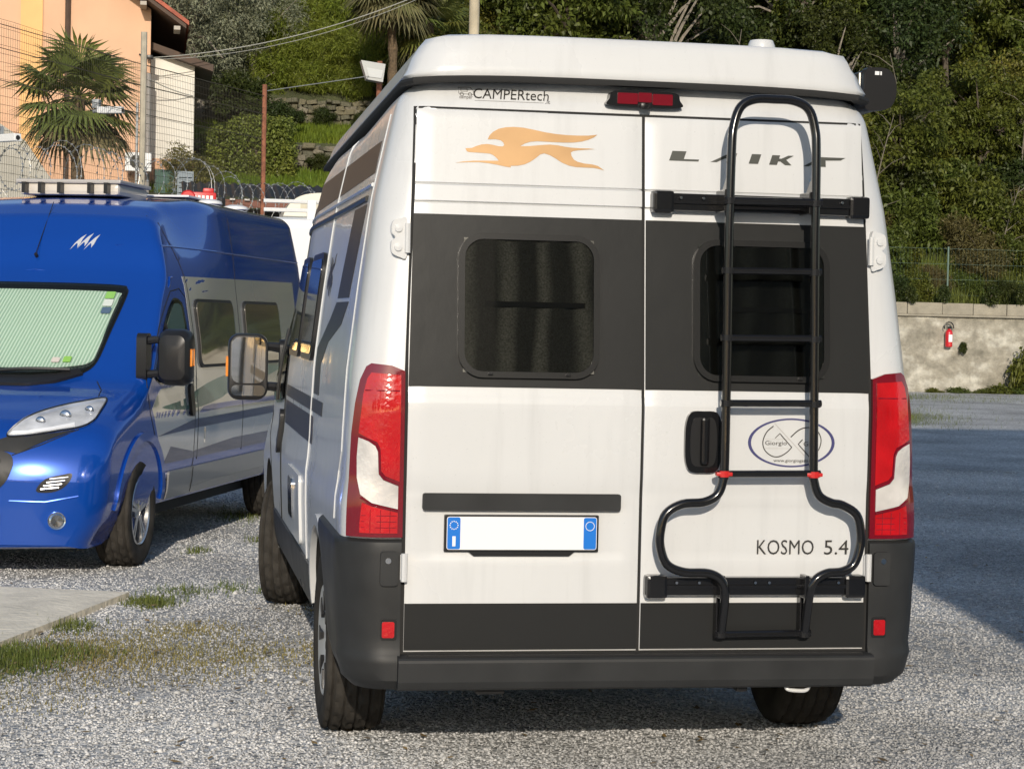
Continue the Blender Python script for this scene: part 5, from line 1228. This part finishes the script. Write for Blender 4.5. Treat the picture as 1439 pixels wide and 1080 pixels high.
# corrugated shed
sd = empty('shed', 'low shed with black corrugated roof in front of the clipped hedge', 'shed', (-1.2, 29.8, 0))
q = MB(); q.mat(mat('black_corrugated', (.018, .019, .02), .6, noise=(3, .3)))
vs = []; nn = 240
for j, (yy, z) in enumerate(((0, 3.68), (1.6, 4.02))):
    for i in range(nn + 1): vs.append((i * 6.2 / nn, yy, z + .022 * math.sin(i * 2 * math.pi / 6)))
q.add(vs, [(i, i + 1, nn + 2 + i, nn + 1 + i) for i in range(nn)], True); q.build('roof_sheet', None, sd)
q = MB(); q.mat(mat('rust_fascia', (.20, .085, .06), .8)); q.box((0, .06, 3.50), (6.2, .12, 3.64)); q.build('fascia', None, sd)
q = MB(); q.mat(mat('dark_boards', (.03, .028, .026), .8)); q.box((0, .5, 0), (6.2, 2.0, 3.5)); q.build('wall', None, sd)
for k in range(24):
    q = MB(); q.mat(mat('bleached_end', (.6, .56, .52), .7)); q.box((k * .26 + .06, -.02, 3.625), (k * .26 + .15, .02, 3.655)); q.build('sheet_end', None, sd)
# cream motorhome behind the blue van
mh = empty('motorhome', 'cream motorhome with white roof rack parked behind the blue van', 'motorhome', (-1.2, 16.9, 0))
cr = mat('cream_gelcoat', (.74, .70, .58), .35, coat=.4)
q = MB(); q.mat(MATS['hatch_white']); q.box((-3.0, -1.1, .45), (3.0, 1.1, 2.68), .12); q.build('body', None, mh)
q = MB(); q.mat(cr); pr_ = smooth_poly([(.95, 2.66), (1.0, 2.80), (1.12, 2.93), (1.35, 2.99), (1.9, 3.0), (2.3, 2.95), (2.5, 2.66)], 4, False); q.prism([tuple(p) for p in pr_], -.5, .5, 'y'); q.build('roof_dome', None, mh)
q = MB(); q.mat(mat('cream_dark', (.55, .50, .38), .5)); q.box((1.16, -.505, 2.80), (1.40, -.49, 2.88)); q.build('dome_window', None, mh)
rk = MB(); rk.mat(MATS['hatch_white'])
for z, yy in ((2.86, -.95), (2.76, -1.0)): 
    q = MB(); q.mat(MATS['hatch_white']); q.tube([(.72, yy, z), (2.9, yy, z)], .022, 6); q.build('rack_rail', None, mh)
for xx in (1.25, 2.2):
    q = MB(); q.mat(MATS['hatch_white']); q.box((xx - .05, -1.02, 2.66), (xx + .05, -.94, 2.88), .006); q.build('rack_post', None, mh)
for xx in (-2.2, -.6, 1.2):
    q = MB(); q.mat(PM['blackglass']); q.box((xx, -1.115, 1.5), (xx + .9, -1.09, 2.1), .01); q.build('window', None, mh)
for xx in (-2.0, 1.9):
    for yy in (-.98, .98):
        q = MB(); q.mat(MATS['tyre_rubber']); q.lathe([(.1, -.1), (.33, -.1), (.34, 0), (.33, .1), (.1, .1)], 'y', (xx, yy, .34), 24); q.build('wheel', None, mh)
rc = empty('red_case', 'red equipment case with white lettering lashed on the roof behind the blue van', 'case', (-1.17, 15.95, 2.74))
q = MB(); q.mat(MATS['red_plastic']); q.box((-.20, -.08, 0), (.17, .14, .19), .03); q.lathe([(0, -.11), (.07, -.11), (.085, -.09), (.085, .12)], 'y', (-.14, 0, .12), 14); q.box((.02, -.06, .17), (.14, .1, .235), .02); q.build('shell', None, rc)
text_fit('lettering', 'REFILL', .17, .05, Matrix.Translation((-.09, -.085, .09)) @ Matrix.Rotation(R(90), 4, 'X'), MATS['plate_white'], rc, extrude=.002) if False else None
q = MB(); q.mat(MATS['plate_white'])
for k in range(5): q.box((-.08 + k * .045, -.086, .09), (-.05 + k * .045, -.081, .15))
q.build('printed_letters', None, rc)
q = MB(); q.mat(blk); q.box((.172, -.09, -.0), (.27, .13, .14), .04); q.build('strap_pad', None, rc)
lb = MB(); lb.mat(mat('pale_blue_louvre', (.20, .25, .29), .5)); 
for k in range(4): lb.box((0, 0, k * .10), (.26, .06, k * .10 + .075))
lb.box((-.03, .05, -1.6), (.29, .08, .42)); tag(lb.build('louvre_panel'), 'pale blue louvred panel beside the shed', 'louvre').location = (-1.22, 34.0, 3.98)

# ------------------------------------------------------------------ vegetation
def leaves(C_, Rr, n_per, ll, lw, up=.35, droop=.3, out=None):
    """C_ clump centres (k,3), Rr clump radii (k,), returns leaf quads"""
    k = len(C_); idx = np.repeat(np.arange(k), n_per); N = len(idx)
    d = rng.normal(0, 1, (N, 3)); d /= np.linalg.norm(d, axis=1)[:, None]; rad = rng.random(N) ** .45
    P_ = C_[idx] + d * (Rr[idx] * rad)[:, None] * np.array([1, 1, .75])
    a = rng.normal(0, 1, (N, 3)) + d * .8; a[:, 2] -= droop; a /= np.linalg.norm(a, axis=1)[:, None]
    nn_ = rng.normal(0, .6, (N, 3)) + d * .5; nn_[:, 2] += up; s_ = np.cross(a, nn_); s_ /= np.linalg.norm(s_, axis=1)[:, None] + 1e-9
    L_ = ll * (.6 + .8 * rng.random(N)); W_ = lw * (.6 + .8 * rng.random(N)); nrm = np.cross(s_, a)
    b = P_; t = P_ + a * L_[:, None] - np.array([0, 0, 1]) * (L_ * .15)[:, None]; m = P_ + a * (L_ * .45)[:, None] + nrm * (L_ * .08)[:, None]
    V_ = np.stack([b, m + s_ * W_[:, None] / 2, t, m - s_ * W_[:, None] / 2], 1).reshape(-1, 3)
    return V_, np.arange(4 * N).reshape(-1, 4)
def crown_pts(n, rx, ry, rz_, shell=.55, lobes=5):
    """clump centres spread over lumpy ellipsoid lobes"""
    out = []; lc = [np.array([0, 0, 0.])] + [np.array([random.uniform(-.55, .55) * rx, random.uniform(-.55, .55) * ry, random.uniform(-.5, .6) * rz_]) for _ in range(lobes)]
    for i in range(n):
        c = lc[i % len(lc)]; d = rng.normal(0, 1, 3); d /= np.linalg.norm(d); r = shell + (1 - shell) * rng.random(); k = .95 if i % len(lc) == 0 else .6
        out.append(c + d * r * k * np.array([rx, ry, rz_]))
    return np.array(out)
def tree_kind(name, cl_n, rx, ry, rz_, trunk_h, n_per, cr_, ll, lw, lm, barkm, trunk_r=.12, up=.35, droop=.3):
    """a prototype tree (not linked at a place yet): root Empty, trunk with limbs, crown of leaf-sized faces"""
    o = bpy.data.objects.new(name, None); C_ = crown_pts(cl_n, rx, ry, rz_); C_[:, 2] += trunk_h + rz_ * .7
    V_, F_ = leaves(C_, cr_ * (.6 + .7 * rng.random(len(C_))), n_per, ll, lw, up, droop)
    cm = np_mesh('crown', V_, F_, lm); tb = MB(); tb.mat(barkm); top = Vector((random.uniform(-.3, .3), random.uniform(-.2, .2), trunk_h + rz_ * .5))
    tb.tube(smooth_poly([(0, 0, -.6), (.06, .03, trunk_h * .5), tuple(top)], 4, False), [trunk_r * (1 - .06 * i) for i in range(9)], 7)
    for i in range(0, len(C_), max(1, len(C_) // 16)):
        c = Vector(C_[i]); s0 = top * random.uniform(.55, 1.); tb.tube([s0, s0.lerp(c, .5) + Vector((0, 0, .15)), c], [trunk_r * .45, trunk_r * .3, trunk_r * .1], 5)
    t = tb.build('trunk', None, None); COL.objects.unlink(t)
    return (name, cm, t.data)
GROUPS = {}
def plant(kind, x, y, z, s, label, cat='tree', group=None, rz_=None, sz=None):
    name, cm, tm = kind
    o = empty(name, label, cat, (x, y, z), random.random() * 6.28 if rz_ is None else rz_, group); o.scale = (s, s, s if sz is None else sz)
    link('trunk', tm, o); link('crown', cm, o); return o
bark = mat('bark', (.10, .08, .06), .9, noise=(12, .4)); pbark = mat('pale_bark', (.26, .23, .19), .9, noise=(12, .35))
lmA = leaf_mat('leaf_mid', (.090, .125, .024)); lmB = leaf_mat('leaf_dark', (.042, .066, .018)); lmC = leaf_mat('leaf_yellowing', (.13, .155, .025), hue=(.22, .18, .035)); lmO = leaf_mat('leaf_olive', (.19, .21, .13), .35, .2, hue=(.24, .25, .17))
lmBam = leaf_mat('leaf_bamboo', (.16, .225, .028), .4, .4, hue=(.26, .27, .045)); lmD = leaf_mat('leaf_dry', (.16, .125, .05), .4, .3, hue=(.10, .10, .03)); lmH = leaf_mat('leaf_hedge', (.15, .19, .04), .4, .25)
KA = tree_kind('broadleaf_tree', 120, 2.1, 1.9, 2.1, 2.2, 150, .40, .15, .075, lmA, bark)
KB = tree_kind('dark_tree', 110, 2.2, 2.0, 2.3, 2.0, 150, .42, .13, .065, lmB, pbark)
KC = tree_kind('yellowing_tree', 100, 1.8, 1.7, 1.8, 1.6, 130, .38, .12, .055, lmC, pbark, .08)
KS = tree_kind('shrub', 90, 1.2, 1.1, .9, .15, 120, .36, .13, .06, lmA, bark, .05)
KT = tree_kind('thicket_shrub', 90, 1.3, 1.2, 1.0, .15, 120, .36, .12, .055, lmB, bark, .05)
KD = tree_kind('dry_shrub', 80, 1.1, 1.1, .9, .1, 110, .36, .14, .028, lmD, bark, .04, .1, -.3)
KO = tree_kind('olive_tree', 170, 1.9, 1.8, 2.0, 1.4, 150, .42, .10, .026, lmO, pbark, .13)
KM = tree_kind('bamboo_clump', 190, 1.7, 1.5, 2.2, .6, 130, .42, .20, .030, lmBam, pbark, .05, .3, .5)
# wooded slope on the right
SPEC = [(KA, 'leafy mid green tree on the wooded slope', 'mid green trees on the slope'), (KB, 'dark leaved tree in the wood on the slope', 'dark trees on the slope'), (KC, 'yellowing small leaved tree in the wood on the slope', 'yellowing trees on the slope')]
SH = [(KS, 'fresh green shrub of the undergrowth above the wall', 'green undergrowth shrubs'), (KT, 'dark shrub of the undergrowth above the wall', 'dark undergrowth shrubs'), (KD, 'dry brown shrub of the undergrowth on the slope', 'dry undergrowth shrubs')]
random.seed(21)
for row, y in enumerate((44.3, 45.6, 47.2, 49.0)):
    x = 8.6 + (row % 2) * .7
    while x < 27 + row * 1.5:
        k, lb_, g_ = random.choices(SH, (4, 3, 1.6))[0]; xx = x + random.uniform(-.5, .5); yy = y + random.uniform(-.4, .4)
        plant(k, xx, yy, H(xx, yy), random.uniform(.55, 1.0) + .12 * row, lb_, 'shrub', g_); x += random.uniform(1.3, 1.9)
for row, y in enumerate((47.5, 50.5, 53.5, 57, 61, 66)):
    x = 8.4 + (row % 2) * 1.2 if row else 11.
    while x < 29 + row * 2.2:
        wts = (3, 3, .8) if x > 17 else (2., 2.8, 1.3)
        k, lb_, g_ = random.choices(SPEC, wts)[0]; xx = x + random.uniform(-.7, .7); yy = y + random.uniform(-.8, .8)
        plant(k, xx, yy, H(xx, yy) - .2, random.uniform(.75, 1.25) * (1 if row else .8), lb_, 'tree', g_); x += random.uniform(2.3, 3.3)
# middle slope behind the white van roof: dry scrub, dark trees, palm
for (x, y, k, s_) in ((5.6, 50.0, 1, .8), (6.6, 48.8, 0, .8), (7.0, 55.0, 0, 1.2), (8.2, 51.0, 2, .8), (9.4, 50.5, 2, .85), (5.2, 55.5, 1, 1.2), (6.0, 60, 1, 1.3), (9.5, 55, 1, 1.1), (8, 60, 0, 1.3), (3.5, 63, 0, 1.3), (0, 64, 1, 1.3), (-3.5, 60, 0, 1.2)):
    if k == 2: plant(KD, x, y, H(x, y) + .8, s_ * 1.6, 'tall dry brown scrub on the slope behind the pole', 'shrub', 'dry scrub by the pole')
    else: plant(SPEC[k][0], x, y, H(x, y) - .3, s_, ('leafy green tree beside the utility pole', 'dark tree beside the utility pole')[k], 'tree', ('green trees by the pole', 'dark trees by the pole')[k])
# olive trees and bamboo on the left slope
for x, y, s_ in ((-.6, 49.6, 1.25), (-2.9, 52.0, 1.3), (1.0, 50.6, .85)):
    plant(KO, x, y, H(x, y) - .2, s_, 'grey green olive tree rising behind the white annex', 'tree', 'olive trees behind the annex')
for i, (x, y, s_) in enumerate(((2.6, 50.1, .55), (3.3, 50.0, .5), (4.0, 50.1, .55), (1.9, 50.3, .6), (3.0, 53.5, 1.6), (4.2, 53.8, 1.6), (2.2, 52.6, 1.15), (3.6, 52.2, 1.2), (4.7, 52.0, 1.15), (2.9, 55.0, 1.4), (5.3, 51.0, .9), (4.4, 56.5, 1.6), (3.2, 51.0, .75), (4.3, 50.7, .7), (2.2, 51.0, .65), (1.7, 57, 1.4), (6.0, 54, 1.3))):
    plant(KM, x, y, H(x, y) - .2, s_, 'bright green bamboo clump on the terraced slope', 'bamboo', 'bamboo clumps on the slope')
for x, y, s_ in ((1.6, 46.6, .5), (4.3, 50.2, .55), (5.4, 46.2, .6), (4.9, 50.0, .6), (2.4, 45.2, .28), (3.3, 45.2, .25), (4.4, 45.1, .3), (2.9, 49.3, .3), (3.9, 49.2, .25), (2.0, 49.2, .28), (-1.5, 47.5, 1.), (.3, 48.3, .8)):
    plant(KT, x, y, H(x, y), s_, 'dark shrub between the terrace walls', 'shrub', 'shrubs on the terraces')
# shrubs right behind the coping
for i in range(16):
    x = 14.5 + i * .72 + random.uniform(-.3, .3); y = random.uniform(43.1, 43.8); k, lb_, g_ = random.choices(SH, (4, 2, 1.5))[0]
    plant(k, x, y, H(x, y) - .1, random.uniform(.28, .6), lb_, 'shrub', g_)
# slender saplings among the undergrowth
for i, (x, y, h_) in enumerate(((17.0, 45, 4.2), (18.9, 46.5, 5.2), (20.6, 44.6, 2.6), (15.2, 46, 4.5), (13.6, 47, 5.5), (22.4, 47.5, 6.5))):
    q = MB(); q.mat(mat('grey_bark', (.15, .13, .10), .9, noise=(12, .3))); b0 = Vector((x, y, H(x, y) - .2)); lean = Vector((random.uniform(-.9, .9), random.uniform(-.2, .2), 0))
    pts = smooth_poly([b0, b0 + Vector((0, 0, h_ * .35)) + lean * .2, b0 + Vector((0, 0, h_ * .7)) + lean * .8, b0 + Vector((0, 0, h_)) + lean * 1.5], 4, False); q.tube(pts, [.032 - .002 * k for k in range(len(pts))], 6)
    for k in range(9):
        s0 = pts[4 + k % 8]; a = random.random() * 6.28; q.tube([s0, s0 + Vector((math.cos(a) * .4, math.sin(a) * .4, .3)), s0 + Vector((math.cos(a) * .8, math.sin(a) * .8, .45))], [.014, .01, .004], 4)
    tag(q.build('bare_sapling'), 'slender bare sapling standing in the undergrowth above the old wall', 'sapling', 'bare saplings above the wall')
# trees added out of view behind the photographer to darken reflections
for i in range(13):
    plant((KA, KB)[i % 2], -34 + i * 5.2, -36 - (i % 3) * 2, -.2, 1.35, ('unseen leafy mid green tree added far behind the photographer', 'unseen dark leaved tree added far behind the photographer')[i % 2], 'tree', ('mid green trees added for reflections', 'dark trees added for reflections')[i % 2])
for i in range(5):
    plant((KB, KA)[i % 2], -9 + i * 2.3, -27 - (i % 2) * 2, -.2, .95, ('unseen dark leaved tree added behind the photographer beside the tall house', 'unseen mid green tree added behind the photographer beside the tall house')[i % 2], 'tree', ('dark trees added beside the tall house', 'mid green trees added beside the tall house')[i % 2])
# clipped hedge
hx = empty('hedge', 'clipped green hedge block behind the rusty post', 'hedge', (.62, 44.3, 4.55))
C_ = np.stack([rng.uniform(-1.02, .95, 420), rng.uniform(-.8, .8, 420), rng.uniform(0, 1.8, 420)], -1); f_ = rng.random(420)
C_[f_ < .5, 1] = -.8; C_[(f_ > .5) & (f_ < .72), 2] = 1.8 + 0 * C_[(f_ > .5) & (f_ < .72), 2]; C_[(f_ > .8), 0] = np.where(rng.random((f_ > .8).sum()) < .5, -1.02, .95)
C_[:, 2] -= np.clip(-C_[:, 0] - .2, 0, 1) * .45 * (C_[:, 2] > .9)
V_, F_ = leaves(C_, np.full(420, .20), 50, .085, .055, .2, .2); link('foliage', np_mesh('foliage', V_, F_, lmH), hx)
q = MB(); q.mat(bark); q.box((-.9, -.65, -.6), (.85, .65, 1.2)); q.build('branch_core', None, hx)
bsh = tree_kind('wispy_shrub', 60, .55, .5, .8, .2, 60, .22, .09, .022, leaf_mat('leaf_wispy', (.13, .15, .06), .35, .3), pbark, .04)
for x, y, z, s_ in ((-1.0, 40.2, 4.1, 1.0), (-.5, 40.6, 4.1, .8)): plant(bsh, x, y, z, s_, 'wispy grey green shrub in front of the white annex', 'shrub', 'wispy shrubs by the annex')
# terraces: stone walls and grass
stm = [mat('terrace_stone_%d' % i, c, .9, noise=(4, .3, 6), bump=(12, .5, .03)) for i, c in enumerate(((.15, .135, .085), (.19, .17, .125), (.11, .105, .07)))]
stv = []
for i in range(6):
    bm = bmesh.new(); bmesh.ops.create_cube(bm, size=1)
    for v in bm.verts: v.co += Vector((random.uniform(-.1, .1), random.uniform(-.1, .1), random.uniform(-.12, .12)))
    bmesh.ops.bevel(bm, geom=bm.edges[:], offset=.09, segments=1, affect='EDGES'); me = bpy.data.meshes.new('stone'); bm.to_mesh(me); bm.free(); me.materials.append(stm[i % 3]); stv.append(me)
for (y, z, lab) in ((45.5, 5.25, 'lower dry stone terrace wall right of the hedge'), (49.6, 6.85, 'upper dry stone terrace wall below the bamboo')):
    tw = empty('terrace_wall', lab, 'wall', (-1.5, y, z)); q = MB(); q.mat(stm[2]); q.box((0, .12, -.4), (8, .5, .62)); q.build('core', None, tw)
    for r_ in range(5):
        x = random.uniform(0, .15)
        while x < 8:
            w_ = random.uniform(.10, .34); o = link('stone', random.choice(stv), tw); o.location = (x + w_ / 2, .05 + random.uniform(-.03, .03), .08 + r_ * .14 + random.uniform(-.02, .02)); o.scale = (w_ * .96, .3, .135 * random.uniform(.75, 1.15)); o.rotation_euler = (random.uniform(-.3, .3), random.uniform(-.25, .25), random.uniform(-.4, .4)); x += w_
def field(name, x0, x1, y0, y1, n_, h_, m, label):
    x = rng.uniform(x0, x1, n_); y = rng.uniform(y0, y1, n_); z = np.array([H(a, b) for a, b in zip(x, y)]); a = rng.random(n_) * 6.283; h = h_ * (.5 + rng.random(n_)); w_ = .02
    v0 = np.stack([x - np.sin(a) * w_, y + np.cos(a) * w_, z - .02], -1); v1 = np.stack([x + np.sin(a) * w_, y - np.cos(a) * w_, z - .02], -1); v2 = np.stack([x + np.cos(a) * h * .5, y + np.sin(a) * h * .5, z + h], -1)
    tag(link(name, np_mesh(name, np.stack([v0, v1, v2], 1).reshape(-1, 3), np.arange(3 * n_).reshape(-1, 3), m)), label, 'grass', kind='stuff')
gt = leaf_mat('grass_terrace', (.13, .20, .025), .35, .3)
field('terrace_grass', -2, 7, 40.2, 45.4, 16000, .16, gt, 'green grass on the lower terrace')
field('upper_terrace_grass', -2, 7, 45.7, 49.5, 14000, .16, gt, 'green grass on the upper terrace')
field('bank_grass', 7.5, 30, 42.95, 45.2, 26000, .28, leaf_mat('grass_bank', (.12, .175, .025), .45, .3, hue=(.17, .18, .05)), 'rough grass and creepers on top of the old wall')
# plants at the foot and on the face of the old wall
KW = tree_kind('weed', 40, .5, .35, .28, .02, 60, .20, .10, .045, lmA, bark, .015)
KI = tree_kind('creeper', 30, .28, .12, .42, -.5, 60, .16, .09, .06, lmB, bark, .012)
for x, y, s_ in ((17.9, 42.1, .5), (18.5, 42.0, .6), (19.1, 42.05, .5), (20.2, 41.95, .9), (20.8, 41.95, 1.0), (21.4, 41.9, 1.1), (22.0, 41.9, 1.1), (22.6, 41.9, 1.2), (19.6, 42.0, .8), (23.4, 41.9, 1.2)): plant(KW, x, y, -.05, s_, 'bushy weed growing along the foot of the old wall', 'weed', 'weeds along the wall', None, s_ * .62)
plant(KW, 20.35, 42.1, .12, .95, 'taller flowering weed with pale leaves against the old wall', 'weed', None, None, 2.0)
for x, z, s_ in ((21.4, 2.35, .9), (21.5, 1.15, .45), (18.75, 1.2, .35), (18.2, 2.6, .5), (19.5, 2.6, .6), (20.3, 2.65, .6), (22.5, 2.5, .8), (17.3, 2.55, .5)): plant(KI, x, 42.38, z, s_, 'dark creeper hanging on the face of the old wall', 'creeper', 'creepers on the wall')
# fan palms
def fan_palm(name, loc, label, trunk_h, nfr, Lp, blade, m, dead, seed):
    random.seed(seed); o = empty(name, label, 'palm', loc)
    q = MB(); q.mat(mat('palm_fibre', (.12, .085, .05), .95, noise=(20, .5, 8), bump=(40, 1., .03))); n_ = 14
    q.tube([(.03 * math.sin(i), .02 * math.cos(i * 1.7), trunk_h * i / n_) for i in range(n_ + 1)], [.10 + .03 * (i % 2) for i in range(n_ + 1)], 10); q.build('trunk', None, o)
    for k in range(nfr):
        t = k / nfr; az = k * 2.399 + random.uniform(-.2, .2); el = R(78 - 135 * t ** .85 + random.uniform(-8, 8)); md = m if t < .78 else dead
        c0 = Vector((0, 0, trunk_h)); d = Vector((math.cos(az) * math.cos(el), math.sin(az) * math.cos(el), math.sin(el))); lp_ = Lp * random.uniform(.8, 1.1)
        hub = c0 + d * lp_ - Vector((0, 0, .10 * lp_)); side = d.cross(Vector((0, 0, 1))).normalized(); upn = side.cross(d).normalized()
        q = MB(); q.mat(md); q.tube([c0, c0 + d * lp_ * .5, hub], [.016, .012, .009], 5)
        for j in range(23):
            a = R(-118 + 236 * j / 22); bl = blade * (.72 + .28 * math.cos(a * .55)) * random.uniform(.9, 1.06)
            dirv = d * math.cos(a) + side * math.sin(a) - upn * .12 * abs(math.sin(a)); wv = (d * -math.sin(a) + side * math.cos(a)).normalized() * .034
            mid = hub + dirv * bl * .55 + upn * .03; tip = hub + dirv * bl - Vector((0, 0, bl * random.uniform(.12, .30)))
            q.add([hub, mid - wv, tip, mid + wv, mid + upn * .012], [(0, 1, 4), (0, 4, 3), (1, 2, 4), (4, 2, 3)])
        q.build('frond', None, o)
    return o
lmP = leaf_mat('palm_leaf', (.115, .155, .045), .3, .25); lmPd = leaf_mat('palm_dead_leaf', (.17, .145, .075), .35, .2, hue=(.12, .13, .05))
fan_palm('fan_palm', (-3.12, 32.2, 1.4), 'shaggy fan palm in front of the orange house', 4.2, 36, .74, .80, lmP, lmPd, 3)
fan_palm('fan_palm', (4.25, 45.3, 5.6), 'fan palm with skirt of dead fronds beside the white van roof', 4.5, 80, .75, .85, lmPd, lmPd, 5)
fan_palm('fan_palm', (5.3, 46.2, 5.6), 'green fan palm behind the palm with dead fronds', 3.7, 26, .75, .8, lmP, lmPd, 9)
